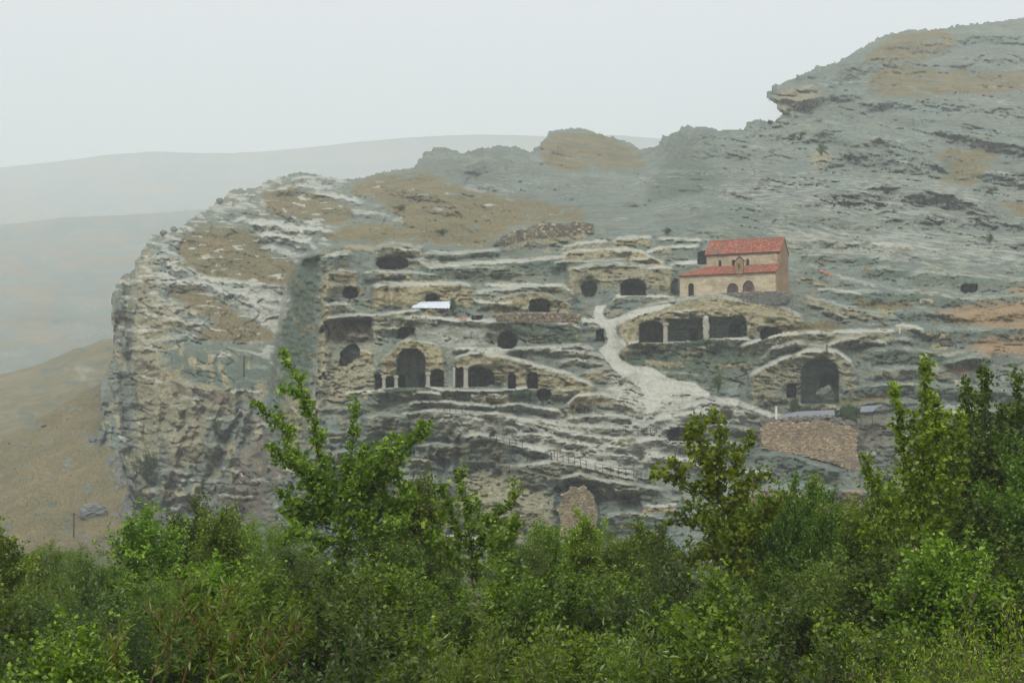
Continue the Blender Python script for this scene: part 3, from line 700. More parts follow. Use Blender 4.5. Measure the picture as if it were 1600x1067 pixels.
# ---- areas
def paint(layer, pts, val=1.0, soft=4, warp=5):
    m = pmask(pts, soft, warp) * val
    np.maximum(layer, m, out=layer)
G = grass
for pts in [L(276, 378, 300, 360, 355, 352, 400, 365, 420, 395, 462, 410, 455, 448, 400, 444, 313, 430, 285, 402), L(256, 448, 304, 448, 330, 462, 372, 488, 428, 518, 425, 537, 299, 533, 310, 515, 344, 505, 300, 480, 262, 465),
            L(405, 296, 450, 292, 520, 312, 560, 330, 540, 352, 470, 348, 420, 334), L(560, 282, 600, 272, 660, 268, 720, 292, 800, 308, 930, 330, 900, 348, 800, 352, 760, 384, 690, 386, 640, 376, 560, 378, 470, 372, 560, 350, 640, 352, 600, 320, 540, 300),
            L(840, 228, 890, 204, 940, 212, 1000, 236, 1015, 262, 930, 262, 880, 270, 850, 258), L(1360, 110, 1400, 104, 1560, 110, 1700, 112, 1700, 150, 1560, 148, 1440, 150, 1350, 152),
            L(1400, 52, 1480, 50, 1500, 70, 1440, 100, 1340, 95), L(1450, 236, 1560, 232, 1560, 245, 1520, 290, 1460, 285, 1490, 262), L(1540, 320, 1600, 316, 1740, 310, 1740, 340, 1590, 336),
            L(1225, 130, 1300, 102, 1330, 92, 1300, 110)]:
    paint(G, pts, 1.0)
brk = fbm(PX / 30 + WX, PY / 7, 4, 121)
grass *= np.clip(1 - smooth01((brk - .16) * 5) * .9, 0, 1)
pale = np.maximum(pale, headz * smooth01((brk - .1) * 4) * .75 * smooth01((545 - PY) / 30))
for pts in [L(1460, 480, 1540, 472, 1740, 468, 1740, 520, 1540, 512, 1470, 506), L(1490, 528, 1600, 520, 1740, 528, 1740, 566, 1560, 558, 1500, 548), L(1470, 575, 1520, 570, 1530, 590, 1480, 590), L(1425, 448, 1460, 444, 1480, 456, 1430, 460),
            L(1258, 455, 1280, 448, 1282, 468, 1262, 470), L(1560, 446, 1740, 440, 1740, 468, 1580, 466), L(1025, 350, 1072, 349, 1070, 357, 1030, 357), L(1155, 772, 1210, 764, 1280, 772, 1350, 764, 1360, 800, 1150, 800), L(1370, 632, 1430, 626, 1430, 640, 1380, 640), L(1165, 604, 1195, 600, 1196, 610, 1170, 612), L(1150, 650, 1178, 650, 1176, 662, 1155, 662)]:
    paint(dry, pts, .82, 7, 7)
for pts in [L(1230, 508, 1300, 500, 1330, 515, 1280, 520, 1230, 518), L(1330, 470, 1420, 476, 1420, 486, 1340, 480), L(1300, 622, 1400, 608, 1410, 620, 1310, 634), L(965, 650, 995, 648, 990, 656), L(962, 688, 990, 686, 985, 696, 965, 694), L(980, 510, 1000, 500, 1060, 490, 1060, 494)]:
    paint(grass, pts, .8, 1)
for pts in [L(500, 500, 580, 500, 584, 536, 505, 540), L(968, 770, 1000, 770, 1000, 795, 966, 795), L(1092, 654, 1126, 652, 1124, 672, 1090, 673), L(270, 600, 370, 606, 372, 640, 330, 640), L(380, 700, 420, 660, 425, 800, 350, 860, 340, 790), L(1345, 645, 1390, 640, 1400, 700, 1345, 712)]:
    paint(brown, pts, .6, 4)
for pts in [L(212, 408, 232, 372, 240, 400, 245, 430, 262, 480, 255, 540, 262, 640, 240, 760, 215, 760, 205, 560, 208, 470), L(240, 560, 300, 600, 330, 650, 320, 720, 270, 740, 240, 650), L(235, 480, 280, 470, 290, 512, 250, 520),
            L(1212, 142, 1280, 130, 1290, 150, 1250, 178, 1214, 184), L(1262, 232, 1300, 232, 1296, 262, 1268, 266), L(505, 560, 590, 530, 590, 620, 510, 640), L(440, 620, 480, 600, 470, 700, 450, 760), L(720, 730, 800, 740, 870, 770, 870, 840, 760, 850, 700, 800)]:
    paint(ochre, pts, .62, 4, 5)
for pts in [L(1000, 545, 1170, 540, 1160, 590, 1115, 618, 1085, 600, 1020, 575, 990, 560), L(1120, 540, 1220, 545, 1170, 575, 1130, 606), L(260, 540, 430, 540, 430, 600, 360, 610, 270, 590), L(640, 612, 840, 612, 800, 632, 650, 632), L(185, 430, 205, 425, 210, 500, 182, 500), L(1040, 250, 1100, 250, 1150, 290, 1080, 310, 1000, 320, 1010, 290)]:
    paint(green, pts, .6, 3)
ochre = np.maximum(ochre, mm * smooth01(fbm(PX / 34, PY / 20, 4, 141) * 2.2 - .05) * .5 * smooth01((1250 - PX) / 300 + .35) * smooth01((700 - PY) / 60 + .4))
grass = np.maximum(grass, mm * smooth01(fbm(PX / 22, PY / 5, 3, 151) * 5 - 1.2) * .8)
# the worn pale rock around the path
PATH = L(930, 478, 948, 476, 940, 490, 950, 500, 975, 492, 1010, 480, 1060, 470, 1062, 475, 1020, 487, 985, 498, 962, 510, 962, 520, 982, 537, 966, 551, 972, 562, 989, 571, 1017, 574, 1045, 590, 1087, 599, 1112, 617, 1104, 622,
         1078, 617, 1052, 618, 1034, 626, 1022, 642, 1008, 644, 1008, 625, 998, 604, 972, 588, 955, 574, 945, 560, 935, 548, 950, 535, 946, 518, 932, 506, 905, 504, 908, 498, 928, 497)
pth = pmask(PATH, 0, 1.2)
path_id = pth > .5
for pts in [L(1000, 600, 1112, 620, 1210, 655, 1190, 660, 1050, 668, 960, 660, 900, 640, 980, 630), L(860, 660, 1000, 680, 1090, 730, 1080, 745, 1000, 730, 900, 710, 850, 690), L(940, 560, 1000, 590, 1010, 640, 960, 640)]:
    paint(pale, pts, .75, 5, 4)
paint(pale, L(345, 448, 400, 446, 456, 456, 446, 500, 436, 530, 405, 500, 370, 478), .6, 4, 6)
paint(pale, L(690, 640, 1010, 650, 1100, 700, 1090, 745, 980, 745, 860, 725, 770, 690, 640, 655), .58, 6, 6)
for pts in [L(640, 492, 780, 502, 800, 512, 780, 548, 700, 548, 660, 520), L(600, 262, 700, 300, 840, 325, 820, 340, 700, 330, 600, 300), L(1180, 350, 1400, 355, 1600, 380, 1600, 420, 1300, 405, 1220, 390), L(1110, 282, 1300, 300, 1540, 330, 1560, 350, 1300, 335, 1120, 310)]:
    paint(pale, pts, .42, 7, 8)
pale = np.maximum(pale, blur(pth, 1) * 1.0)
for l_ in (grass, ochre, green, brown, dry): l_ *= (1 - blur(pth, 1))
D = D - .35 * fbm(PX / 20, PY / 6, 3, 131) * 0
D = np.where(path_id, blur(D, 3), D)

# ---- caves: rooms pushed into the stone
CAVES = []
def sup(cx, cy_, rx, ry, n=2.2, flat=False):
    X = (PX - cx + 2.6 * WF) / rx; Y = (PY - cy_ - 2.2 * WF + 1.5 * WY) / ry
    m = (np.abs(X) ** n + np.abs(Y) ** n) < 1
    return m
def arch(x0, x1, yt, yb, r=1.0, n=2.0, wob=1.5):
    """round-topped opening: half width arch over straight sides"""
    cx = (x0 + x1) / 2; hw = (x1 - x0) / 2; hh = hw * r; X = (PX + wob * WF - cx) / hw
    ysp = yt + hh
    top = (np.abs(X) ** n + (np.clip(ysp - (PY + wob * WF), 0, None) / hh) ** n) < 1
    return top & (PY < yb) & (np.abs(X) < 1)
def cave(m, depth, label, taper=0.0):
    global D
    m = np.asarray(m) > .5; md = np.zeros((H_, W_)); md[m] = 1
    if not m.any(): return
    rim = D[m]
    if taper:
        bm = blur(md, int(taper)); dd = depth * (smooth01(bm * 1.6 - .3)) * md
    else:
        dd = depth * 1.2 * md
    D = D + .9 * blur(md, 2) * (1 - md)
    base = np.where(m, np.median(rim) + .5 * (np.clip(D - np.median(rim), -1.5, 1.5)) * 0 + .25 * WF, D)
    for l_ in (pale, grass, dry): l_[m] = 0
    ochre[m] *= .3; green[m] *= .5
    D = np.where(m, base + dd, D)
    CAVES.append([m, label])
def recess(m, depth, soft=2):
    global D
    m = np.asarray(m) > .5; md = np.zeros((H_, W_)); md[m] = 1
    D = D + depth * blur(md, soft)
recess(pmask(L(508, 500, 580, 498, 582, 536, 560, 540, 512, 536)), 5.0, 1)
recess(sup(546, 470, 34, 44), 1.5, 5)
recess(arch(600, 645, 498, 540), 1.0, 1)
recess(arch(612, 672, 536, 604), .8, 1)
recess(pmask(L(590, 572, 700, 566, 700, 606, 590, 608)), .8, 1)
recess(arch(868, 936, 752, 842, .7), 1.6, 1)
recess(pmask(L(1091, 653, 1125, 653, 1125, 672, 1091, 673)), 2.5, 1)
recess(pmask(L(1125, 642, 1143, 641, 1144, 655, 1126, 655)), 2.0, 1)
recess(pmask(L(967, 769, 998, 768, 1001, 793, 968, 793)), 2.0, 2)
recess(pmask(L(905, 514, 944, 512, 948, 538, 915, 540)), 1.5, 2)
recess(sup(918, 448, 16, 16), 3, 3)
for k, (a, b) in enumerate([(600, 607), (617, 625)]):      # flutes in the wall west of the metal shelter
    recess(arch(a, b, 450, 488, 1), 1.6, 1)
cave(sup(612.5, 412, 25.5, 10.5, 2.4), 7, 'wide oval cave high on the left, the topmost of the left group')
cave(sup(547.5, 457, 12, 10, 2.2), 6, 'small round cave near the left edge of the carved rock')
cave(pmask(L(529, 570, 532, 552, 543, 540, 556, 537, 562, 546, 563, 558, 552, 564, 540, 572, 533, 572), 0, .6) > .5, 8, 'dark slanting cave left of the gabled arch')
cave(pmask(L(620, 528, 621, 516, 628, 511, 648, 513, 647, 519, 638, 524, 630, 530), 0, .6) > .5, 6, 'small cave directly above the gabled arch')
cave(arch(619, 665, 544, 606, 1.15, 2.2, .3), 7.5, 'tall round vaulted hall behind the two pillars under the carved gable')
cave(pmask(L(585, 585, 593, 584, 597, 588, 618, 588, 618, 606, 594, 607, 586, 610), 0, .3) > .5, 6, 'low side opening left of the tall vaulted hall')
cave(arch(673, 693, 577, 604, .8, 2.2, .3), 6, 'low side opening right of the tall vaulted hall')
cave(pmask(L(711, 576, 724, 573, 724, 605, 711, 605), 0, .3) > .5, 6, 'narrow bay between two columns of the columned cave')
cave(pmask(L(732, 573, 755, 574, 768, 579, 773, 590, 773, 600, 752, 604, 732, 605), 0, .4) > .5, 7, 'wide bay of the columned cave right of the tall hall')
cave(arch(793.5, 806, 583, 608, 1.1, 1.8, .5), 5, 'narrow arched doorway cut in the ochre rock, left of a pair')
cave(arch(823.5, 841, 582, 608, .8, 2.2, .5), 5, 'arched doorway cut in the ochre rock, right of a pair')
cave(sup(850, 617, 11.5, 9.5), 5, 'small hollow under the pair of arched doorways')
cave(sup(793, 532, 15, 13.5, 2.4), 6, 'soft hollow in the middle of the cave town')
cave(arch(827, 859, 467, 487, .45, 2.2), 6, 'dark cave mouth under the curved bed above the long wall')
cave(sup(920, 452, 12, 12, 2.4) , 4, 'shallow hollow left of the larger dark cave uphill of the path')
cave(arch(970.5, 1009, 436, 462, .75, 2.3), 9, 'large dark cave uphill of the path fork')
cave(pmask(L(1090, 396, 1096, 393, 1106, 393, 1106, 414, 1090, 413), 0, .3) > .5, 6, 'dark opening hidden beside the upper wall of the church')
cave(pmask(L(1048, 446, 1054, 436, 1066, 434, 1066, 464, 1048, 460), 0, .3) > .5, 5, 'shaded gap beside the left corner of the church')
cave(pmask(L(931, 517, 942, 515, 944, 535, 932, 533), 0, .4) > .5, 4, 'small square opening beside the pale path')
cave(arch(998.8, 1036.5, 502, 535, .5, 2.4, .4), 7, 'left bay of the long three-bay cave below the church')
cave(pmask(L(1044, 499, 1098, 497, 1099, 532, 1044, 534), 0, .4) > .5, 5, 'middle bay of the long three-bay cave below the church')
cave(pmask(L(1108, 495, 1160, 494, 1166, 502, 1166, 526, 1108, 529), 0, .4) > .5, 5, 'right bay of the long three-bay cave below the church')
cave(pmask(L(1187, 528, 1189, 514, 1196, 511.5, 1212, 512, 1222, 520, 1205, 524, 1192, 532), 0, .5) > .5, 7, 'low dark cave right of the three-bay cave')
cave(arch(1251, 1311, 561, 632, .95, 2.2, .8), 6, 'huge round-topped cave in the right half of the town')
cave(arch(1229, 1244, 599, 622, 1.1, 1.9, .8), 5, 'little dark niche left of the huge round-topped cave')
cave(sup(1514, 451, 13, 7, 2.6), 6, 'dark slot high on the right in the grey slope')
cave(pmask(L(1043, 672, 1060, 667, 1086, 668, 1088, 689, 1043, 688), 0, .4) > .5, 7, 'dark rectangular room low on the rock beside a tree top')
cave(arch(664, 686, 459, 472, .7, 2.2), 4, 'low cave just above the white metal shelter')
cave(pmask(L(763, 682, 768, 675, 774, 672, 773, 682), 0, .2) > .5, 2.5, 'tiny triangular hole above the railed walkway')
cave(sup(745, 497, 9, 3), 2.5, 'thin slot in the ledge right of the white shelter')
# inner doorways
def inner(m, depth):
    global D
    D = np.where(m, D + depth, D)
inner(arch(1078, 1090.5, 514, 533, .5, 2.2, .2), 9)
inner(arch(1139, 1157, 506, 526, .8, 2.2, .2), 9)
inner(arch(1282, 1303, 583, 612, .8, 2.2, .3), 10)
inner(arch(622, 633, 586, 606, .8, 2.2, .2), 7)
inner(arch(655, 664, 584, 606, .8, 2.2, .2), 7)
inner(arch(752, 762, 584, 604, .8, 2.2, .2), 6)

# walls of laid stone stand in front of cut-back rock: cut the rock back to a plane there
WALLS = {}
def wall_cut(key, pts, D0, D1, back=.5):
    """vertical plane from depth D0 (left) to D1 (right) under the polygon"""
    global D
    p = np.array(pts, float)
    m = pmask(pts, 0, 0) > .5
    xl, xr = p[:, 0].min(), p[:, 0].max()
    pl = D0 + (D1 - D0) * (PX - xl) / (xr - xl)
    D = np.where(m, np.maximum(D, pl + back), D)
    D = np.where(m, np.minimum(D, pl + back + .6), D)
    WALLS[key] = (pts, D0, D1, xl, xr)
def depth_at(px, py):
    i = int(round((py - gy[0]) / STEP)); j = int(round((px - gx[0]) / STEP))
    i = min(max(i, 0), H_ - 1); j = min(max(j, 0), W_ - 1)
    return float(D[i, j])
RUIN = L(1188, 674, 1192, 666, 1197, 664, 1200, 659, 1209, 660, 1215, 656, 1226, 661, 1236, 657, 1245, 662, 1258, 658, 1268, 661, 1276, 655, 1290, 657, 1298, 662, 1306, 660, 1316, 667, 1327, 664, 1334, 671, 1340, 672, 1338, 700, 1342, 734, 1320, 731, 1300, 723, 1260, 713, 1233, 708, 1192, 701)
wall_cut('ruin', RUIN, depth_at(1192, 703) - .3, depth_at(1339, 736) + .5)
NICHE = L(874, 838, 876, 812, 871, 796, 879, 784, 878, 772, 888, 768, 892, 760, 904, 762, 913, 758, 919, 767, 927, 773, 929, 788, 933, 800, 931, 836)
wall_cut('niche', NICHE, depth_at(880, 845) + .6, depth_at(925, 845) + .6)
TOPW = L(772, 382, 780, 372, 800, 362, 830, 354, 850, 347, 880, 350, 905, 346, 925, 350, 928, 364, 900, 368, 860, 372, 820, 376, 790, 386)
wall_cut('top', TOPW, depth_at(775, 386) - .5, depth_at(925, 367) - .5)
RET = L(1112, 462, 1124, 459, 1140, 458, 1150, 457, 1164, 458, 1176, 456, 1190, 457, 1205, 455, 1216, 457, 1226, 456, 1233, 461, 1228, 474, 1200, 477, 1170, 475, 1140, 468)
CH_D = 244.0
wall_cut('ret', RET, CH_D - .1, CH_D - 1.6, .3)
LONGW = L(775, 491, 800, 489, 880, 489, 906, 491, 905, 503, 840, 505, 776, 503)
wall_cut('long', LONGW, depth_at(778, 506), depth_at(903, 507))

# church site: level the rock under and behind the building
chm = pmask(L(1058, 466, 1058, 436, 1100, 414, 1104, 372, 1220, 364, 1226, 400, 1234, 462, 1160, 468, 1110, 468), 0, 0) > .5
D = np.where(chm, np.maximum(D, CH_D + 12 + (460 - PY) * .12), D)
_frontm = pmask(L(1056, 500, 1058, 464, 1112, 460, 1180, 454, 1234, 456, 1240, 500), 0, 0) > .5
D = np.where(_frontm & ~(D < CH_D - 6), np.minimum(D, CH_D - .4 - (PY - 458).clip(0) * .04), D)

# ------------------------------------------------------------------ mesh the massif, split by what it is
ax_, az_ = ray(PX, PY)
V3 = np.stack([ax_ * D, D, EYE + az_ * D], -1)
qi = inside[:-1, :-1] & inside[1:, :-1] & inside[:-1, 1:] & inside[1:, 1:]
ids = np.zeros((H_ - 1, W_ - 1), int)              # 0 cave rock
ids[(main[:-1, :-1] < .5)] = 2                      # upper slopes
hd = (main < .5) & (PX < 480) & (PY > 300 + (PX - 300).clip(0) * .0)
ids[hd[:-1, :-1]] = 1                               # headland
ids[path_id[:-1, :-1] & path_id[1:, 1:]] = 3
for k, (m, lab) in enumerate(CAVES):
    mq = m[:-1, :-1] | m[1:, :-1] | m[:-1, 1:] | m[1:, 1:]
    ids[mq] = 10 + k
m1 = np.stack([grass, ochre, pale, np.ones_like(grass)], -1); m2 = np.stack([green, brown, dry, np.ones_like(grass)], -1)
vid = np.arange(H_ * W_).reshape(H_, W_)
FLATV = V3.reshape(-1, 3); A1 = m1.reshape(-1, 4); A2 = m2.reshape(-1, 4)
def region(name, sel, parent=None):
    ii, jj = np.nonzero(sel & qi)
    if len(ii) == 0: return None
    q = np.stack([vid[ii, jj], vid[ii + 1, jj], vid[ii + 1, jj + 1], vid[ii, jj + 1]], 1)
    u, inv = np.unique(q.ravel(), return_inverse=True)
    return np_mesh(name, FLATV[u], inv.reshape(-1, 4), M['rock'], parent, True, {'m1': A1[u], 'm2': A2[u]})
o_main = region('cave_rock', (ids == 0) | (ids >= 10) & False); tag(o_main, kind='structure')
o_head = region('cliff', ids == 1); tag(o_head, kind='structure')
o_back = region('rocky_hillside', ids == 2); tag(o_back, kind='structure')
o_path = region('path', ids == 3); tag(o_path, kind='structure')
for k, (m, lab) in enumerate(CAVES):
    c = region('cave', ids == 10 + k, o_main)
    if c: c['label'] = lab
# rear of the massif: walls that run back and down from the outline, so that the hill is solid
edges = []
up = qi.copy()
ve = []; vside = []
for (di, dj, a, b) in ((-1, 0, (0, 1), (0, 0)), (0, -1, (0, 0), (1, 0)), (0, 1, (1, 1), (0, 1))):
    sh = np.zeros_like(qi)
    if di == -1: sh[1:, :] = qi[:-1, :]
    elif dj == -1: sh[:, 1:] = qi[:, :-1]
    else: sh[:, :-1] = qi[:, 1:]
    e = qi & ~sh
    ii, jj = np.nonzero(e)
    ve.append(np.stack([vid[ii + a[0], jj + a[1]], vid[ii + b[0], jj + b[1]]], 1)); vside.append(np.full(len(ii), {0: 0., -1: 1., 1: -1.}[dj] if di == 0 else 0.))
vside = np.concatenate(vside); ve = np.concatenate(ve); n_e = len(ve)
p0 = FLATV[ve[:, 0]]; p1 = FLATV[ve[:, 1]]
dirv0 = (p0 - [0, 0, EYE]) / p0[:, 1:2]; dirv1 = (p1 - [0, 0, EYE]) / p1[:, 1:2]
VV = []
_ex = PX.ravel()[ve[:, 0]]; _ey = PY.ravel()[ve[:, 0]]
edf = np.where(vside == 0, 1., 0.) * np.where((_ex < 216) | ((_ex > 1193) & (_ex < 1222) & (_ey < 190)), .04, 1.)
for (t, dz) in ((0, 0), (6, -1.2), (40, -12), (160, -60)):
    top_ = (dz * edf)[:, None] * np.array([[0, 0, 1.]]) + (vside * t * 0)[:, None] * np.array([[1., 0, 0]])
    VV.append(p0 + dirv0 * t + top_); VV.append(p1 + dirv1 * t + top_)
VV = np.concatenate(VV); idx = np.arange(n_e); Qs = []
for s_ in range(3):
    a = 2 * s_ * n_e
    Qs.append(np.stack([a + idx, a + n_e + idx, a + 3 * n_e + idx, a + 2 * n_e + idx], 1))
atb1 = np.tile(A1[ve.T.ravel().astype(int)], (4, 1)); atb2 = np.tile(A2[ve.T.ravel().astype(int)], (4, 1))
o_rear = np_mesh('hillside', VV, np.concatenate(Qs), M['rock'], None, True, {'m1': atb1, 'm2': atb2}); tag(o_rear, kind='structure')

# ------------------------------------------------------------------ slopes and far hills (sheets with real depth, curled down at the back)
def slope(name, top, ybot, D_bot, D_top, x0, x1, step, mat, nz=(0, 1, 1), crest=0, extra=None, back=((40, -14), (200, -90)), masks=None, seed=0):
    xs = np.arange(x0, x1, step[0]); tx, ty = seg(top)
    yt = np.interp(xs, tx, ty) + crest * fbm(xs / 25, xs * 0 + seed, 4, seed)
    n = max(8, int((ybot - yt.min()) / step[1])); t = np.linspace(0, 1, n) ** .9
    X = np.repeat(xs[None, :], n, 0); Y = ybot + (yt[None, :] - ybot) * t[:, None]
    Dd = D_bot + (D_top - D_bot) * (t[:, None] ** 1.5)
    Dd = Dd + nz[0] * fbm(X / nz[1], Y / nz[2], 5, seed + 5)
    if extra is not None: Dd = Dd + extra(X, Y, t)
    a, b = ray(X, Y); V = np.stack([a * Dd, Dd, EYE + b * Dd], -1)
    Xl = [X]; Yl = [Y]
    rows = [V]
    dv = (V[-1] - [0, 0, EYE]) / V[-1][:, 1:2]
    for tt, dz in back:
        rows.append((V[-1] + dv * tt + [0, 0, dz])[None]); Xl.append(X[-1:]); Yl.append(Y[-1:])
    V = np.concatenate(rows); X = np.concatenate(Xl); Y = np.concatenate(Yl); h, w_ = V.shape[:2]
    vi = np.arange(h * w_).reshape(h, w_)
    q = np.stack([vi[:-1, :-1], vi[:-1, 1:], vi[1:, 1:], vi[1:, :-1]], -1).reshape(-1, 4)
    at = None
    if masks is not None:
        a1, a2 = masks(X, Y); at = {'m1': a1.reshape(-1, 4), 'm2': a2.reshape(-1, 4)}
    o = np_mesh(name, V.reshape(-1, 3), q, mat, None, True, at); tag(o, kind='structure')
    return o, (xs, yt, Dd, Y[:n])
def soft(X, Y, cx, cy_, rx, ry): return smooth01(1.4 - np.hypot((X - cx) / rx, (Y - cy_) / ry))
def h1_masks(X, Y):
    one = np.ones_like(X); z = np.zeros_like(X); b = fbm(X / 30, Y / 14, 4, 200)
    g = np.clip(.92 - smooth01((b - .15) * 4) * .6, 0, 1)
    dr = np.clip(soft(X, Y, 90, 660, 90, 50) * .3 + .05 * smooth01(b * 2), 0, .4)
    grn = soft(X, Y, 40, 800, 120, 70) * .6 + .35 * smooth01(-b * 3)
    br = smooth01((Y - 815) / 40) * smooth01((X - 60) / 60) * .9
    return np.stack([g * (1 - br * .6), z, z, one], -1), np.stack([grn, br, dr, one], -1)
o_s1, S1 = slope('grass_slope', L(-400, 770, -100, 722, 0, 690, 60, 655, 120, 618, 170, 592, 210, 585, 260, 600), 905, 236, 345, -400, 262, (2.5, 2.5), M['rock'], (4, 60, 40), 3,
    lambda X, Y, t: (X - np.interp(Y, [600, 690, 760, 850, 905], [163, 180, 198, 214, 218]) - 9 * fbm(Y / 14, X / 60, 4, 77)).clip(0) * 1.5, masks=h1_masks, seed=3)
def h2_masks(X, Y):
    one = np.ones_like(X); z = np.zeros_like(X); b = fbm(X / 30, Y / 10, 4, 230)
    sc = soft(X, Y, 125, 583, 36, 16); sc = sc * smooth01(b * 3 + .7)
    g = np.clip(.9 - smooth01((b - .1) * 4) * .6 - sc, 0, 1)
    return np.stack([g, sc * .6, sc * .45 * smooth01(fbm(X / 9, Y / 4, 3, 233) * 3 + .4), one], -1), np.stack([.75 * smooth01(b * 2 + .5), z, z, one], -1)
o_s2, S2 = slope('far_slope', L(-500, 690, -200, 640, 0, 585, 60, 570, 110, 548, 165, 530, 240, 520, 400, 515), 760, 420, 640, -500, 420, (4, 3), M['rock'], (12, 60, 30), 3, masks=h2_masks, seed=7)
def f_masks(seed):
    def f(X, Y):
        one = np.ones_like(X); z = np.zeros_like(X); b = fbm(X / 90, Y / 16, 4, seed)
        g = smooth01(b * 4 + .3) * .7
        return np.stack([g, z, smooth01(-b * 3) * .3, one], -1), np.stack([.55 * (1 - g), z, .42 * smooth01(fbm(X / 130, Y / 22, 3, seed + 9) * 4 + .2), one], -1)
    return f
slope('valley_side', L(-900, 470, -400, 400, 0, 352, 100, 340, 200, 336, 310, 328, 500, 330, 900, 360, 1500, 420), 640, 900, 1900, -900, 1500, (12, 6), M['rock'], (60, 160, 40), 2, masks=f_masks(250), seed=11, back=((200, -60), (600, -250)))
slope('far_hills', L(-1400, 330, -600, 300, 0, 262, 80, 254, 160, 243, 240, 237, 330, 240, 400, 238, 480, 231, 560, 222, 640, 215, 720, 211, 800, 211, 860, 214, 960, 211, 1030, 217, 1200, 240, 1700, 250, 2600, 300), 470, 2300, 3300, -1400, 2600, (22, 10), M['rock'], (120, 220, 60), 1.5, masks=f_masks(270), seed=17, back=((300, -60), (1200, -420)))

# ground: raised verge at the camera, the wooded river bank, and the valley floor out to the horizon
def ground_z(x, y):
    r = math.hypot(x * .5, y)
    z = 3.0 + 4.2 * (1 - min(max((y - 3) / 8, 0), 1)) if y < 11 else 3.0
    if y > 60: z = 3.0 - 15.5 * min(1, (y - 60) / 60)
    return z
ys = [-550, -300, -40, -5, 0, 3, 5, 7, 9, 11] + list(range(14, 60, 4)) + list(range(60, 125, 5)) + [140, 170, 200, 260, 400, 800, 1600, 3000, 6300]
xs = [-7400, -5000, -2000, -800, -300, -150] + list(range(-100, 101, 5)) + [150, 300, 800, 2000, 5000, 7400]
gv = []; gf = []
for y in ys:
    for x in xs:
        z = ground_z(x, y)
        if -100 < x < 100 and y < 130 : z += .35 * math.sin(x * .31 + y * .17) * (y > 6)
        gv.append((x, y, z))
nw = len(xs)
for i in range(len(ys) - 1):
    for j in range(nw - 1): gf.append((i * nw + j, i * nw + j + 1, (i + 1) * nw + j + 1, (i + 1) * nw + j))
ground = mesh_obj('ground', gv, gf, M['earth'], None, True); tag(ground, kind='structure')

# ================================================================== THE CHURCH
def wall_holes(name, outer, holes, thick, mat, parent, to3d):
    """flat wall from a 2-D outline with openings, given thickness; to3d(u, z, d) -> xyz"""
    loops = [outer] + holes
    flat = [p for lp in loops for p in lp]
    tris = tessellate_polygon([[Vector((p[0], p[1], 0)) for p in lp] for lp in loops])
    n = len(flat); V = [to3d(u, z, 0) for u, z in flat] + [to3d(u, z, thick) for u, z in flat]
    Fc = []
    for t_ in tris: Fc.append(tuple(t_)); Fc.append(tuple(i + n for i in t_)[::-1])
    b = 0
    for lp in loops:
        k = len(lp)
        for i in range(k): Fc.append((b + i, b + (i + 1) % k, n + b + (i + 1) % k, n + b + i))
        b += k
    o = mesh_obj(name, V, Fc, mat, parent)
    bm = bmesh.new(); bm.from_mesh(o.data); bmesh.ops.recalc_face_normals(bm, faces=bm.faces); bm.to_mesh(o.data); bm.free()
    return o
ANG = R(-21.5)      # front turned a little to the left of the camera
cs, sn = math.cos(ANG), math.sin(ANG)
ORG = P(1212, 458, CH_D)            # lower right front corner
church = empty('church', ORG, 'small ochre stone basilica with two red tiled roofs standing on the cave rock', 'church', rz=0)
SH = .014
AIS = 3.5; NAV = 5.8; HW = 3.15
# local frame: u = metres left of the right corner along the front, v = back
def W3(u, v, z):       # local coordinates of the church empty
    x, y = -u, v
    X = x * cs - y * sn; Y = x * sn + y * cs
    return (X, Y, z + (-u) * SH)
def fr(v0):
    return lambda u, z, d: W3(u, v0 + d, z)
def sd_(u0):
    return lambda v, z, d: W3(u0 + d, v, z)
def arch_pts(cx, hw, z0, z1, n=10, pointed=0):
    pts = [(cx + hw, z0)]
    zs = z1 - hw * (1 + pointed)
    for i in range(n + 1):
        a = math.pi * i / n
        pts.append((cx + hw * math.cos(a), zs + hw * (1 + pointed) * math.sin(a)))
    pts.append((cx - hw, z0)); return pts
def ux(px, v=0):
    t_ = float(ray(px, 500)[0]); x0 = ORG.x - v * sn; y0 = ORG.y + v * cs
    return (x0 - t_ * y0) / (cs - t_ * sn)
LEN = ux(1062.5)
aw = [(ux(1145), .88, .1, 1.78, 0), (ux(1169.5), .90, .1, 2.1, .25)]
door_u = ux(1080)
wall_holes('wall', [(-.0, -1.2), (0, HW), (LEN, HW), (LEN, -1.2)], [arch_pts(door_u, .45, -.55, 2.05)[::-1]] + [arch_pts(c, h, a, b, 12, p_)[::-1] for c, h, a, b, p_ in aw], .55, M['church'], church, fr(0))
# right (east) wall, its shade painted in as a darker, browner stone, leaning out at the foot like a buttress
mb = MB(); mb.prism([W3(-.02, .03, HW), W3(-.02, .03, -1.2), W3(-.55, .1, -1.2)], Vector(W3(0, AIS + NAV + .1, 0)) - Vector(W3(0, 0, 0)))
e = mb.build('buttress', M['shade_tone_stone'], church)
wall_holes('wall', [(.56, -1.2), (.56, HW), (AIS, HW + 1.42), (AIS, 6.7), (AIS + NAV / 2, 8.75), (AIS + NAV, 6.7), (AIS + NAV, -1.2)], [], .5, M['shade_tone_stone'], church, sd_(0))
wall_holes('wall', [(.56, -1.2), (.56, HW), (AIS + NAV, HW), (AIS + NAV, -1.2)], [], .5, M['church'], church, sd_(LEN - .5))
wall_holes('wall', [(.51, -1.2), (.51, HW), (LEN - .51, HW), (LEN - .51, -1.2)], [], .5, M['church'], church, fr(AIS + NAV - .5))
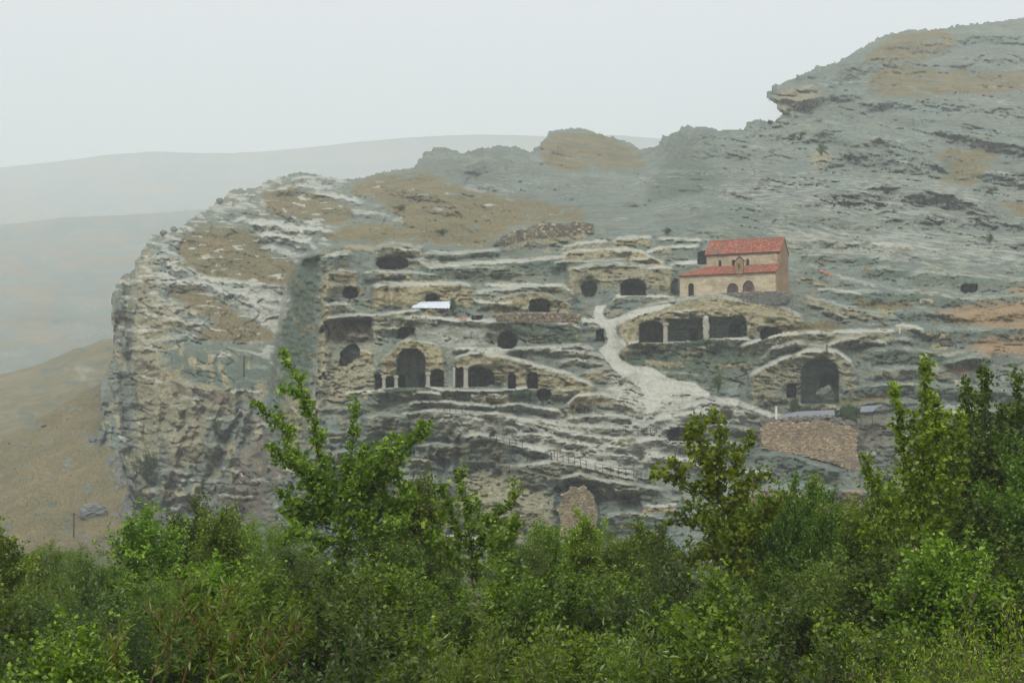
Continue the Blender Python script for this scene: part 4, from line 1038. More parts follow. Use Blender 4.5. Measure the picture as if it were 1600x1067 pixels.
# nave
NL = ux(1104.5, AIS)
slits = [(ux(1125.5, AIS), 3.9), (ux(1146.5, AIS), 3.9), (ux(1168.8, AIS), 3.9)]
z_low = HW + .6
def rect(c, hw, a, b): return arch_pts(c, hw, a, b, 6)[::-1]
wall_holes('wall', [(.51, z_low), (.51, 6.75), (NL, 6.75), (NL, z_low)], [rect(u, .15, 4.6 + .0, 5.65) for u, _ in slits], .5, M['church'], church, fr(AIS + .02))
wall_holes('wall', [(AIS + .53, z_low - 2), (AIS + .53, 6.75), (AIS + NAV / 2, 8.72), (AIS + NAV, 6.75), (AIS + NAV, z_low - 2)], [], .5, M['church'], church, sd_(NL - .51))
wall_holes('wall', [(.51, z_low - 2), (.51, 6.75), (NL - .52, 6.75), (NL - .52, z_low - 2)], [], .45, M['church'], church, fr(AIS + NAV - .46 + .48))
# arched timber-traceried windows: frame, wheel of bars, dark room behind
mbv = MB()
for c, h, a, b, p_ in aw:
    fo = arch_pts(c, h - .02, a, b - .02, 12, p_); fi = arch_pts(c, h - .2, a + .1, b - .2, 12, p_)
    wf = wall_holes('window', fo[::-1], [fi[::-1]], .12, M['wood'], church, fr(.12))
    bars = MB(); cz = a + (b - a) * .48
    for k in range(6):
        t_ = math.pi * k / 6 + .26
        r_ = h - .12
        p1_ = W3(c + math.cos(t_) * r_, .2, cz + math.sin(t_) * min(r_, b - cz - .1)); p2_ = W3(c - math.cos(t_) * r_, .2, cz - math.sin(t_) * min(r_, cz - a - .05))
        bars.tube([p1_, p2_], .055, 4)
    ring = [W3(c + math.cos(t_) * h * .45, .19, cz + math.sin(t_) * h * .45) for t_ in np.linspace(0, 2 * math.pi, 17)]
    bars.tube(ring, .06, 4)
    bars.build('tracery', M['wood'], wf)
    MB().poly([W3(c + h, .42, a - .02), W3(c - h, .42, a - .02), W3(c - h, .42, b), W3(c + h, .42, b)]).build('pane', M['glass'], wf)
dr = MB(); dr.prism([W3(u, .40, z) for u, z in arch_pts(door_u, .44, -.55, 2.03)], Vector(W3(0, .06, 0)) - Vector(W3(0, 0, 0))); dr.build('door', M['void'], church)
surr = wall_holes('door_surround', arch_pts(door_u, .62, -.55, 2.22)[::-1], [arch_pts(door_u, .455, -.55, 2.06)[::-1]], .1, M['stone_ochre'], church, fr(-.06))
for u, _ in slits:
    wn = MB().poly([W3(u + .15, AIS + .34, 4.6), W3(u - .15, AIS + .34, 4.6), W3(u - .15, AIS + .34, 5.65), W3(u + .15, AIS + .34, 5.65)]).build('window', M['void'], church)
    s_ = wall_holes('frame', arch_pts(u, .24, 4.5, 5.75, 6)[::-1], [arch_pts(u, .14, 4.61, 5.64, 6)[::-1]], .05, M['wood'], wn, fr(AIS - .03))
# roofs: rows of half-round tiles laid over boards
def tiled(name, a, b, c, d, cols, rows=9, lift=.04):
    """roof plane, a-b eave (left to right), d-c ridge; rounded tile columns with stepped rows"""
    a, b, c, d = [Vector(p) for p in (a, b, c, d)]
    nrm = (b - a).cross(d - a).normalized()
    if nrm.z < 0: nrm = -nrm
    o = MB().prism([a, b, c, d], nrm * -.12).build(name, M['tile'], church)
    V = []; Q = []
    for j in range(cols):
        for r_ in range(rows):
            base = len(V); t0, t1 = r_ / rows, (r_ + 1.06) / rows
            jig = rs.uniform(-.012, .012)
            for tt, up in ((t0, .035), (min(t1, 1.01), .0)):
                for k, (w_, h_) in enumerate(((.0, 0), (.22, .075), (.5, .10), (.78, .075), (1., 0))):
                    s_ = (j + w_) / cols
                    V.append(a.lerp(b, s_).lerp(d.lerp(c, s_), tt) + nrm * (h_ * .8 + up + lift * .5 + jig))
            for k in range(4): Q.append((base + k, base + k + 1, base + 6 + k, base + 5 + k))
            Q.append((base, base + 1, base + 2, base + 3)); Q.append((base, base + 3, base + 4, base + 4)) if False else None
    Q = [q for q in Q if q and len(set(q)) == 4]
    ti = mesh_obj('roof_tiles', V, Q, M['tile'], o); ti['kind'] = 'stuff'
    return o
ov = .3
tiled('roof', W3(NL + ov, AIS - .3, 6.55), W3(-.1, AIS - .3, 6.55), W3(-.1, AIS + NAV / 2, 8.95), W3(NL + ov, AIS + NAV / 2, 8.95), 44)
tiled('roof', W3(-.1, AIS + NAV + .3, 6.55), W3(NL + ov, AIS + NAV + .3, 6.55), W3(NL + ov, AIS + NAV / 2, 8.95), W3(-.1, AIS + NAV / 2, 8.95), 44)
MB().tube([W3(NL + ov, AIS + NAV / 2, 9.0), W3(-.1, AIS + NAV / 2, 9.0)], .13, 6).build('ridge', M['tile'], church)
b0, b1 = ux(1161.5), ux(1150)
zE, zT = HW + .02, HW + 1.55
def zr(v): return zE + (zT - zE) * (v + .25) / (AIS + .25)
tiled('roof', W3(b0, -.25, zE), W3(-.1, -.25, zE), W3(-.1, AIS, zT), W3(b0, AIS, zT), 17, 8)
tiled('roof', W3(LEN + .25, -.25, zE), W3(b1, -.25, zE), W3(b1, AIS, zT), W3(NL, AIS, zT), 36, 8)
tiled('roof', W3(LEN + .25, AIS + NAV + .2, zE), W3(LEN + .25, -.25, zE), W3(NL, AIS, zT), W3(NL, AIS + NAV, zT), 30, 8)
MB().poly([W3(b0, AIS, zT - .01), W3(b1, AIS, zT - .01), W3(b1, -.2, zE), W3(b0, -.2, zE)]).build('roof_patch', M['tile'], church)
# belfry over the middle of the front
bf = wall_holes('belfry', [(b0, HW - .5), (b0, HW + 1.95), ((b0 + b1) / 2, HW + 2.55), (b1, HW + 1.95), (b1, HW - .5)], [arch_pts((b0 + b1) / 2, .27, HW + .75, HW + 1.55, 8)[::-1]], .7, M['shade_tone_stone'], church, fr(-.04))
bc = (b0 + b1) / 2
rf = MB()
for s_ in (-1, 1):
    rf.prism([W3(bc, -.15, HW + 2.75), W3(bc + s_ * .75, -.15, HW + 1.95), W3(bc + s_ * .75, -.15, HW + 1.85), W3(bc, -.15, HW + 2.6)], Vector(W3(0, .95, 0)) - Vector(W3(0, 0, 0)))
rf.build('belfry_roof', M['wood'], bf)
bell = MB(); zb = HW + 1.0
bell.tube([W3(bc, .3, zb + .42), W3(bc, .3, zb + .38), W3(bc, .3, zb + .25), W3(bc, .3, zb + .08), W3(bc, .3, zb)], [.03, .08, .12, .15, .2], 8); bell.build('bell', M['bronze'], bf)
cr = MB(); cr.box(W3(bc, .3, HW + 2.95), (.05, .05, .5)); cr.box(W3(bc, .3, HW + 3.02), (.24, .05, .05)); cr.build('cross', M['wood'], bf)
cn = MB()
for z_ in (HW + .58, HW + 1.7):
    cn = MB(); cn.prism([W3(b0 - .06, -.1, z_), W3(b1 + .06, -.1, z_), W3(b1 + .06, -.1, z_ + .09), W3(b0 - .06, -.1, z_ + .09)], Vector(W3(0, .8, 0)) - Vector(W3(0, 0, 0))); cn.build('moulding', M['stone_ochre'], bf)
eave = MB()
eave.prism([W3(NL, AIS - .12, 6.38), W3(0, AIS - .12, 6.38), W3(0, AIS - .12, 6.54), W3(NL, AIS - .12, 6.54)], Vector(W3(0, .14, 0)) - Vector(W3(0, 0, 0)))
eave.build('cornice', M['stone_ochre'], church)

# ================================================================== LAID STONE WALLS
def in_poly(x, y, pts):
    ins = False; n_ = len(pts)
    for k in range(n_):
        xa, ya = pts[k]; xb, yb = pts[(k + 1) % n_]
        if (ya > y) != (yb > y) and x < (xb - xa) * (y - ya) / (yb - ya) + xa: ins = not ins
    return ins
def stone_wall(key, name, label, cat, mats, sw=3.6, sh=2.3, thick=.5, cat_mortar='mortar'):
    pts, D0, D1, xl, xr = WALLS[key]
    dd = lambda px: D0 + (D1 - D0) * (px - xl) / (xr - xl)
    ctr = P(sum(p[0] for p in pts) / len(pts), max(p[1] for p in pts), dd((xl + xr) / 2))
    root = empty(name, ctr, label, cat)
    back = MB()
    f_ = [P(x, y, dd(x)) - ctr for x, y in pts]
    back.prism(f_, (0, thick + .4, 0)); back.build('core', M[cat_mortar], root)
    rr_ = random.Random(hash(key) % 7 if False else len(pts) * 13)
    mbs = [MB() for _ in mats]
    y0 = min(p[1] for p in pts); y1 = max(p[1] for p in pts); y = y0
    while y < y1:
        h = sh * rr_.uniform(.75, 1.3); x = xl + rr_.uniform(-sw, 0)
        while x < xr:
            wd = sw * rr_.uniform(.6, 1.5)
            cx, cy_ = x + wd / 2, y + h / 2
            if in_poly(cx, cy_, pts):
                D_ = dd(cx); p_ = P(cx, cy_ + rr_.uniform(-.3, .3), D_ - .02) - ctr
                sc = m_per_px(D_)
                k = rr_.randrange(len(mats))
                b_ = len(mbs[k].v)
                mbs[k].box(p_, (wd * sc * .9, .22 + rr_.uniform(0, .16), h * sc * .86), rr_.uniform(-.08, .08))
                for q in range(b_, b_ + 8):
                    v_ = mbs[k].v[q]; mbs[k].v[q] = (v_[0] + rr_.uniform(-.03, .03), v_[1] + rr_.uniform(-.03, .03), v_[2] + rr_.uniform(-.025, .025))
            x += wd
        y += h
    # the uneven top course
    for k, mb_ in enumerate(mbs):
        if mb_.v:
            s_ = mb_.build('stones', M[mats[k]], root); s_['kind'] = 'stuff'
    return root
stone_wall('ruin', 'ruined_wall', 'long crumbling reddish tan stone wall below the grey sheet roof', 'wall', ['stone_tan', 'stone_tan', 'stone_tan', 'stone_ochre'])
stone_wall('niche', 'blocked_arch', 'pale masonry filling a tall arched niche low in the cliff above the trees', 'wall', ['stone_ochre', 'stone_tan', 'stone_ochre'], 3.6, 2.2)
stone_wall('top', 'rubble_wall', 'dark rubble wall along the top of the terraces under the grassy slope', 'wall', ['stone_grey', 'stone_ochre', 'stone_grey'], 5, 3.2)
stone_wall('ret', 'retaining_wall', 'dark retaining wall holding the ground in front of the church', 'wall', ['stone_grey', 'boulder'], 4, 2.4)
stone_wall('long', 'low_wall', 'long low dark stone wall below a curved bed of rock with a cave', 'wall', ['stone_grey', 'stone_tan'], 4.5, 2.6)
# tumbled stones on the crest of the ruined wall
mb = MB(); rr2 = random.Random(3)
ccx = P(1270, 656, WALLS['ruin'][1])
for k in range(170):
    px = rr2.uniform(1192, 1388); top = np.interp(px, [1192, 1245, 1290, 1339, 1388], [658, 656, 652, 666, 660])
    py = top + rr2.uniform(-5, 5) if px < 1340 else top + rr2.uniform(0, 48)
    p_ = P(px, py, (WALLS['ruin'][1] + .35 if px < 1340 else depth_at(px, py) - .3)) - ccx; s_ = rr2.uniform(.2, .6)
    b_ = len(mb.v); mb.box(p_, (s_ * 1.3, s_, s_ * .7), rr2.uniform(0, 3), .8)
rb = mb.build('rubble', M['stone_grey']); rb.location = ccx; tag(rb, kind='stuff'); 

# ================================================================== COLUMNS of the cave facades
def column(px, y0, y1, wpx, style, label, dd=None, rough=0):
    D_ = (dd if dd else depth_at(px, y1 + 3)) ; D_ = D_ + .1
    b = P(px, y1 + 1.5, D_); t_ = P(px, y0 - 1.5, D_); h = t_.z - b.z; r_ = wpx / 2 * m_per_px(D_)
    root = empty('pillar', b, label, 'pillar', 'pillars left standing in the cave mouths')
    mb = MB()
    n_ = 9
    pts = [(0, 0, h * k / n_) for k in range(n_ + 1)]
    rad = [r_ * (1 + (.12 * math.sin(k * 2.3 + px) if rough else .04 * math.sin(k * 1.7))) for k in range(n_ + 1)]
    if rough: pts = [(rs.uniform(-.12, .12), rs.uniform(-.1, .1), p_[2]) for p_ in pts]
    mb.tube(pts, rad, 9); mb.build('shaft', M['column'], root, True)
    if style:
        cap = MB().box((0, 0, h - .18), (r_ * 2.6, r_ * 2.6, .3)); cap.build('capital', M['column'], root)
        bs = MB().box((0, 0, .14), (r_ * 2.5, r_ * 2.5, .26)); bs.build('base', M['column'], root)
    return root
column(599.8, 588, 606, 5.5, 1, 'leftmost pale pillar of the gabled vault, before the low side opening')
column(619, 588, 605, 5.5, 1, 'pale pillar at the left edge of the tall round vault')
column(669, 583, 604, 6, 1, 'pale pillar at the right edge of the tall round vault')
column(709.5, 576, 605, 4, 0, 'slim pillar at the left end of the columned cave')
column(728, 573, 605, 7, 1, 'thick pale pillar between the two bays of the columned cave')
column(1040, 506, 536, 7, 1, 'smooth pale pillar between left and middle bay of the three-bay cave')
column(1103.5, 496, 531, 9, 0, 'rough thick pillar between middle and right bay of the three-bay cave', None, 1)

# ================================================================== SHELTERS
def sheet_roof(name, pts, D_f, label, mat, posts, thick=.08, dark=None, ribs=10):
    """pts = four photo corners (front left, front right, back right, back left) with depths"""
    c = [P(x, y, d) for x, y, d in pts]; ctr = sum(c, Vector()) / 4; ctr.z = min(p_.z for p_ in c) - 1.6
    root = empty(name, ctr, label, 'shelter')
    V = []; Q = []
    nn = ribs * 2
    for i in range(nn + 1):
        s_ = i / nn; z_ = .05 if i % 2 else 0
        for tt in (0, .5, 1):
            p_ = c[0].lerp(c[1], s_).lerp(c[3].lerp(c[2], s_), tt) - ctr
            V.append(p_ + Vector((0, 0, z_ + (.12 if tt == .5 else 0))))
    k0 = len(V); V += [v - Vector((0, 0, thick)) for v in V]
    for i in range(nn):
        for j in range(2):
            a = i * 3 + j; Q.append((a, a + 3, a + 4, a + 1)); Q.append((k0 + a, k0 + a + 1, k0 + a + 4, k0 + a + 3))
    for i in range(nn): Q.append((i * 3, k0 + i * 3, k0 + i * 3 + 3, i * 3 + 3)); Q.append((i * 3 + 2, i * 3 + 5, k0 + i * 3 + 5, k0 + i * 3 + 2))
    mesh_obj('roof', V, Q, mat, root)
    for s_, tt in posts:
        p_ = c[0].lerp(c[1], s_).lerp(c[3].lerp(c[2], s_), tt) - ctr
        MB().tube([p_ - Vector((0, 0, .05)), Vector((p_.x, p_.y, p_.z - 2.0))], .05, 6).build('post', M['post'], root)
    return root, c, ctr
dS = min(depth_at(660, 484), depth_at(690, 484))
sheet_roof('shelter', [(642.5, 481, dS - .8), (702, 481.5, dS - .8), (705.5, 471, dS + 1.9), (650, 472, dS + 1.9)], dS, 'white metal sheet roof sheltering a cave mouth on the left terraces', M['metal_white'], ((.05, .05), (.95, .05), (.5, .05)))
dG = WALLS['ruin'][1] + 1.2
_, cG, ctG = sheet_roof('shelter', [(1196, 656.5, dG + 1), (1305, 648.5, dG + 1), (1303, 640.5, dG + 6.5), (1246, 643, dG + 6.5)], dG, 'low grey sheet roof behind the top of the long crumbling wall', M['metal_grey'], ((.05, .05), (.35, .05), (.65, .05), (.95, .05)), ribs=18)
fb = MB().prism([P(1192, 660, dG + 2.2) - ctG, P(1304, 656, dG + 2.2) - ctG, P(1304, 650, dG + 2.2) - ctG, P(1200, 656.5, dG + 2.2) - ctG], (0, .15, 0)); fb.build('under_roof_shade', M['void'], _)  # near-black sheet standing in for the shade beneath the grey roof
sheet_roof('shelter', [(1344, 643.5, dG + 2), (1363, 643, dG + 2), (1379, 632.5, dG + 6), (1346, 635, dG + 6)], dG, 'small pale slab roof right of the green bush', M['metal_grey'], ((.05, .05), (.95, .05)), ribs=5)

# ================================================================== POSTS, RAILINGS, SMALL THINGS
def post(name, px, y0, y1, w_, mat, label, cat, extra=None, dD=-.15, D_=None):
    D_ = (D_ or depth_at(px, y1)) + dD; b = P(px, y1 + 1, D_); t_ = P(px, y0, D_)
    o = MB().tube([(0, 0, 0), (0, 0, (t_.z - b.z) * .6), (0, 0, t_.z - b.z)], [w_, w_ * .95, w_ * .85], 7)
    root = empty(name, b, label, cat)
    o.build('shaft', M[mat], root)
    if extra: extra(root, t_.z - b.z)
    return root
def xarm(root, h):
    MB().box((0, 0, h - .35), (1.0, .1, .12)).build('crossarm', M['post'], root)
    for s_ in (-.4, .4): MB().tube([(s_, 0, h - .29), (s_, 0, h - .08)], .05, 6).build('insulator', M['metal_grey'], root)
def capb(root, h): MB().box((0, 0, h + .03), (.34, .34, .08)).build('cap', M['white_post'], root)
post('utility_pole', 381, 556, 589, .16, 'post', 'thin dark pole on the blue grey slab left of the cave rock', 'pole', xarm)
post('marker_post', 1213, 635, 654, .15, 'white_post', 'short white post at the left end of the grey sheet roof', 'post', capb, D_=dG - 1.5)
post('marker_post', 1406, 511, 520, .1, 'white_post', 'small pale post on the bare rock right of the church', 'post', capb)
post('stake', 1292, 538, 549, .1, 'post', 'single dark stake on the rock above the huge round-topped cave', 'stake', lambda r_, h: MB().box((0, 0, h * .8), (.3, .06, .08)).build('plate', M['post'], r_))
post('stake', 1055, 702, 718, .09, 'post', 'single dark stake on the pale rock beside the tree top', 'stake', lambda r_, h: MB().box((0, 0, h * .85), (.3, .06, .08)).build('plate', M['post'], r_))
def railing(pts, step, hpx, label, rails=(1.0, .5)):
    xs_, ys_ = seg(pts); L_ = xs_[-1] - xs_[0]; k = max(2, int(L_ / step))
    base = []
    for i in range(k + 1):
        x = xs_[0] + L_ * i / k; y = float(np.interp(x, xs_, ys_)); D_ = depth_at(x, y) - .25; base.append(P(x, y, D_))
    c = base[0].copy(); root = empty('railing', c, label, 'railing', 'railings along the rock paths')
    h = hpx * m_per_px(base[0].y)
    for b in base:
        MB().tube([b - c - Vector((0, 0, .2)), b - c + Vector((0, 0, h))], .045, 5).build('post', M['post'], root)
    for i, f_ in enumerate(rails):
        MB().tube([b - c + Vector((0, 0, h * f_ * .97)) for b in base], .028, 5).build('rail', M['post'], root)
railing(L(656, 633, 680, 640, 722, 645), 9, 10, 'thin railing on the ledge just below the row of pillared halls')
railing(L(766, 689, 790, 695, 816, 701), 9, 11, 'thin railing at the upper left start of the walkway down the pale rock')
railing(L(824, 722, 845, 718, 866, 714), 5, 11, 'close-set railing beside the steps in the middle of the walkway')
railing(L(853, 716, 885, 722, 916, 731), 9, 11, 'thin railing on the middle stretch of the walkway down the pale rock')
railing(L(930, 735, 965, 742, 1002, 748), 11, 12, 'thin railing at the lower right end of the walkway, above the tree tops')
railing(L(958, 676, 990, 677, 1026, 676), 9, 8, 'thin railing in front of the low rectangular room')
# low red things lying on the ledges
for px, py, wd, lab in ((723, 499.5, 13, 'small red cloth strip lying on the ledge right of the white shelter'), (1290, 427, 20, 'row of red cloth patches on the rock right of the church')):
    D_ = depth_at(px, py + 1) - .25; c = P(px, py, D_); root = empty('red_cloth', c, lab, 'cloth')
    n_ = 3
    for i in range(n_):
        u = (i - 1) * wd / 3 * m_per_px(D_); h = .28
        V = [(u + a * wd / 7 * m_per_px(D_) , b * .3, h * (1 - abs(a) * .4) + .06 * math.sin(a * 5 + b * 3 + i) - (.25 if abs(b) > .9 else 0) - (i - 1) * (.25 if px > 1000 else .05)) for b in (-1, 0, 1) for a in (-1, -.5, 0, .5, 1)]
        Fq = [(r_ * 5 + k, r_ * 5 + k + 1, r_ * 5 + k + 6, r_ * 5 + k + 5) for r_ in range(2) for k in range(4)]
        mesh_obj('fold', V, Fq, M['red'], root, True)

def rock(px, py, wpx, hpx, D_, label, seed, name='boulder', mat='boulder'):
    s_ = m_per_px(D_); c = P(px, py + hpx / 2, D_)
    bm = bmesh.new(); bmesh.ops.create_icosphere(bm, subdivisions=4, radius=1)
    r_ = random.Random(seed); pl = [(Vector((r_.gauss(0, 1), r_.gauss(0, 1), r_.gauss(0, 1))).normalized(), r_.uniform(.6, .85)) for _ in range(14)]
    for v in bm.verts:
        d = v.co.normalized(); k = 1.0
        for n_, q in pl:
            t_ = d.dot(n_)
            if t_ > 0: k = min(k, q / t_ if t_ * 1.0 > q * .9 else k)
        k = min(k, 1.0); k += .05 * math.sin(d.x * 7 + seed) * math.sin(d.z * 9) + .03 * math.sin(d.y * 17 + d.z * 13)
        v.co = Vector((d.x * k * wpx / 2 * s_, d.y * k * wpx / 2.4 * s_, d.z * k * hpx / 2 * s_ * 1.15 + hpx / 2 * s_ * .8))
    me = bpy.data.meshes.new(name); bm.to_mesh(me); bm.free(); me.materials.append(M[mat])
    o = bpy.data.objects.new(name, me); C.objects.link(o); o.location = c; tag(o, label, 'boulder'); return o
def s1_depth(px, py):
    xs_, yt, Dd, Y = S1; j = int(np.argmin(np.abs(xs_ - px))); i = int(np.argmin(np.abs(Y[:, j] - py))); return float(Dd[i, j])
rock(148, 797, 46, 26, s1_depth(148, 806), 'largest dark boulder on the grass slope below the cliff', 1)
rock(130, 806, 16, 10, s1_depth(130, 811), 'small dark boulder touching the left side of the largest one', 2)
rock(145, 685, 15, 10, s1_depth(145, 690), 'grey boulder on the grass slope close to the foot of the cliff', 3)
rock(15, 691, 9, 6, s1_depth(15, 694), 'small pale boulder at the far left edge of the grass slope', 4)
rock(68, 664, 11, 5, s1_depth(68, 667), 'flat stone lying high on the grass slope', 5)
rock(1290, 612, 34, 24, depth_at(1262, 640) + 1.5, 'rounded block lying in the mouth of the huge round-topped cave', 6, mat='rock')
scr = MB(); scc = P(185, 740, 285)
for k in range(330):
    if k < 150:
        py = rr2.uniform(590, 870); px = float(np.interp(py, [600, 690, 760, 850, 905], [163, 180, 198, 214, 218])) + rr2.gauss(-4, 7)
    else: px, py = rr2.uniform(-60, 200), rr2.uniform(640, 880)
    s_ = rr2.uniform(.15, .45) if k > 150 else rr2.uniform(.3, 1.3)
    d_ = s1_depth(px, py) - .1
    if py < float(np.interp(px, [-60, 0, 60, 120, 170], [725, 698, 663, 626, 600])): continue
    scr.box(P(px, py, d_) - scc, (s_ * 1.4, s_, s_ * .8), rr2.uniform(0, 3), rr2.uniform(.5, .8))
so = scr.build('scree', M['boulder']); so.location = scc; tag(so, kind='stuff')
for px, py, w_, h_, lab in ((255, 363, 14, 10, 'first loose block on the crest of the headland'), (272, 358, 12, 9, 'second loose block on the crest of the headland, near the first'), (343, 313, 12, 10, 'dark block on the crest of the headland below its upper shoulder')):
    rock(px, py, w_, h_, depth_at(px, py + 8), lab, int(px))
post('utility_pole', 115, 800, 840, .13, 'post', 'thin leaning dark pole low on the grass slope at the left', 'pole', xarm, D_=s1_depth(115, 840))

# ================================================================== PLANTS
def leaf_cloud(name, Cn, Dr, size, aspect, mat, parent, rsd, droop=.3, fold=.25):
    """one mesh of folded leaves: centres Cn (n,3), twig directions Dr"""
    n_ = len(Cn)
    d = Dr + rsd.normal(0, .55, (n_, 3)); d[:, 2] -= droop * rsd.rand(n_)
    d /= np.linalg.norm(d, axis=1, keepdims=True) + 1e-9
    u = rsd.normal(0, 1, (n_, 3)); u[:, 2] += 1.2
    s_ = np.cross(d, u); s_ /= np.linalg.norm(s_, axis=1, keepdims=True) + 1e-9
    nn = np.cross(s_, d)
    ln = size * (.6 + .7 * rsd.rand(n_, 1)); wd = ln * aspect
    b = Cn; tip = Cn + d * ln; mid = Cn + d * ln * .45
    l = mid + s_ * wd * .5 + nn * wd * fold; r_ = mid - s_ * wd * .5 + nn * wd * fold
    V = np.stack([b, r_, tip, l], 1).reshape(-1, 3)
    i = np.arange(n_) * 4
    Fv = np.stack([i, i + 1, i + 2, i, i + 2, i + 3], 1).reshape(-1, 3)
    return np_mesh(name, V, Fv, mat, parent, False)
class Tree:
    def __init__(s, seed):
        s.r = random.Random(seed); s.rs = np.random.RandomState(seed); s.wood = MB(); s.lc = []; s.ld = []
    def leaves_on(s, pts, per_m, spread, start=.15):
        for a, b in zip(pts[:-1], pts[1:]):
            ln = (b - a).length; n_ = max(1, int(ln * per_m + s.r.random()))
            t_ = s.rs.rand(n_, 1); c = np.array(a) * (1 - t_) + np.array(b) * t_ + s.rs.normal(0, spread, (n_, 3))
            d = np.array((b - a).normalized())[None] * .6 + s.rs.normal(0, .6, (n_, 3))
            s.lc.append(c); s.ld.append(d)
    def branch(s, a, d, ln, r0, up=.25, wig=.25, n=4):
        pts = [a]; d = d.normalized()
        for i in range(n):
            d = (d + Vector((s.r.uniform(-wig, wig), s.r.uniform(-wig, wig), s.r.uniform(-wig, wig) + up))).normalized()
            pts.append(pts[-1] + d * ln / n)
        s.wood.tube(pts, [r0 * (1 - .75 * i / n) for i in range(n + 1)], 4 if r0 < .02 else 5)
        return pts
    def dress(s, pts, r0, twig_len, twig_step, per_m, spread, up=.3, sub=2, taper=.35):
        """clothe a limb with leafy twigs"""
        tot = sum((b - a).length for a, b in zip(pts[:-1], pts[1:])); run = 0; nxt = 0
        for a, b in zip(pts[:-1], pts[1:]):
            seg_ = (b - a).length; ax = (b - a).normalized()
            while nxt < run + seg_:
                f_ = (nxt - run) / seg_; p_ = a.lerp(b, f_); g = nxt / tot
                rad = Vector((s.r.gauss(0, 1), s.r.gauss(0, 1), s.r.gauss(0, 1))); rad -= ax * rad.dot(ax)
                if rad.length > 1e-3:
                    rad.normalize(); tl = twig_len * (1 - (1 - taper) * g) * s.r.choice((.35, .6, .9, 1.2, 1.7)) * (.75 + .5 * math.sin(run * 7 + g * 9) ** 2)
                    tw = s.branch(p_, rad + ax * s.r.uniform(.4, 1.1), tl, .006 + r0 * .05, up, .22, 3)
                    s.leaves_on(tw, per_m, spread)
                    for _ in range(sub):
                        q = tw[s.r.randrange(1, 4)]; r2_ = Vector((s.r.gauss(0, 1), s.r.gauss(0, 1), s.r.gauss(0, .8))).normalized()
                        t2 = s.branch(q, r2_ + ax * .5, tl * .45, .004, up, .2, 2); s.leaves_on(t2, per_m, spread)
                nxt += twig_step * s.r.uniform(.6, 1.4)
            run += seg_
        s.leaves_on(pts[-2:], per_m * 1.2, spread)
    def finish(s, root, size, aspect, leafmat, bark='bark', droop=.3):
        s.wood.build('trunk', M[bark], root, True)
        return leaf_cloud('crown', np.concatenate(s.lc), np.concatenate(s.ld), size, aspect, M[leafmat], root, s.rs, droop)

def photo_tree(base_px, D_, limbs, label, name, leafmat, size=.11, aspect=.75, twig=.42, step=.085, per_m=34, spread=.035, seed=1, bark='bark', sub=2, up=.3, wob=.5):
    """limbs = polylines in photo pixels (the tree is traced, then given depth)"""
    b = P(base_px, 1067, D_); b.z = ground_z(b.x, D_); root = empty(name, b, label, 'tree')
    T_ = Tree(seed)
    for li, (pl, r0, dz, lf) in enumerate(limbs):
        y = dz[0]; pts = []
        for k, (px, py) in enumerate(pl):
            t_ = k / max(1, len(pl) - 1); dep = D_ + dz[0] + (dz[1] - dz[0]) * t_
            pts.append(P(px, py, dep) - b)
        if li == 0: pts = [Vector((0, 0, -.1))] + pts
        # refine with small wobble
        fine_ = []
        for a, c in zip(pts[:-1], pts[1:]):
            for q in range(3): fine_.append(a.lerp(c, q / 3) + (Vector((T_.r.uniform(-1, 1), T_.r.uniform(-1, 1), 0)) * .035 if fine_ else Vector()))
        fine_.append(pts[-1])
        nn = len(fine_); T_.wood.tube(fine_, [r0 * .55 * (1 - .8 * i / (nn - 1)) for i in range(nn)], 6)
        if lf: T_.dress(fine_[1:] if li else fine_[len(fine_) // 3:], r0, twig * lf, step, per_m, spread, up, sub)
    T_.finish(root, size, aspect, leafmat, bark)
    return root

# the maple-like sapling whose limbs reach up in front of the caves
photo_tree(545, 31, [
    (L(542, 1000, 538, 900, 535, 830, 528, 800), .07, (0, 0), .9),
    (L(528, 805, 512, 785, 498, 720, 488, 660, 470, 610, 455, 575, 440, 548), .035, (0, -.5), .38),
    (L(515, 790, 485, 760, 462, 715, 440, 672, 415, 645, 402, 634), .032, (0, .6), .42),
    (L(500, 780, 478, 745, 452, 720, 430, 706, 420, 700), .02, (0, -.4), .40),
    (L(470, 620, 452, 612, 438, 608), .012, (-.3, -.5), .30),
    (L(530, 800, 545, 740, 552, 680, 556, 640, 556, 622), .03, (0, .5), .42),
    (L(538, 800, 575, 760, 610, 720, 640, 700, 655, 680, 668, 662), .034, (0, -.6), .5),
    (L(545, 790, 590, 770, 615, 740, 622, 700, 618, 680), .026, (0, .9), .5),
    (L(535, 815, 500, 800, 465, 795, 440, 800), .026, (0, .4), .5),
    (L(535, 830, 580, 800, 620, 790, 640, 760), .03, (0, 1.0), .7),
    (L(536, 850, 600, 830, 640, 815), .03, (0, -.8), .8),
    (L(536, 860, 490, 840, 450, 836), .03, (0, -.8), .7),
    (L(540, 840, 560, 780, 590, 730, 600, 700), .02, (0, -.9), .5),
    (L(530, 820, 500, 770, 488, 735), .02, (0, .7), .7), (L(538, 820, 570, 780, 580, 745), .02, (0, -.3), .8), (L(540, 830, 610, 800, 650, 775), .02, (0, .3), .7), (L(532, 830, 480, 815, 440, 770), .02, (0, .9), .6),
    (L(545, 800, 560, 750, 570, 700), .016, (0, .2), .5)],
    'maple sapling left of centre whose bare-ended limbs rise highest in front of the cliff', 'maple_tree', 'leaf', .098, .85, .56, .07, 58, .045, 21)
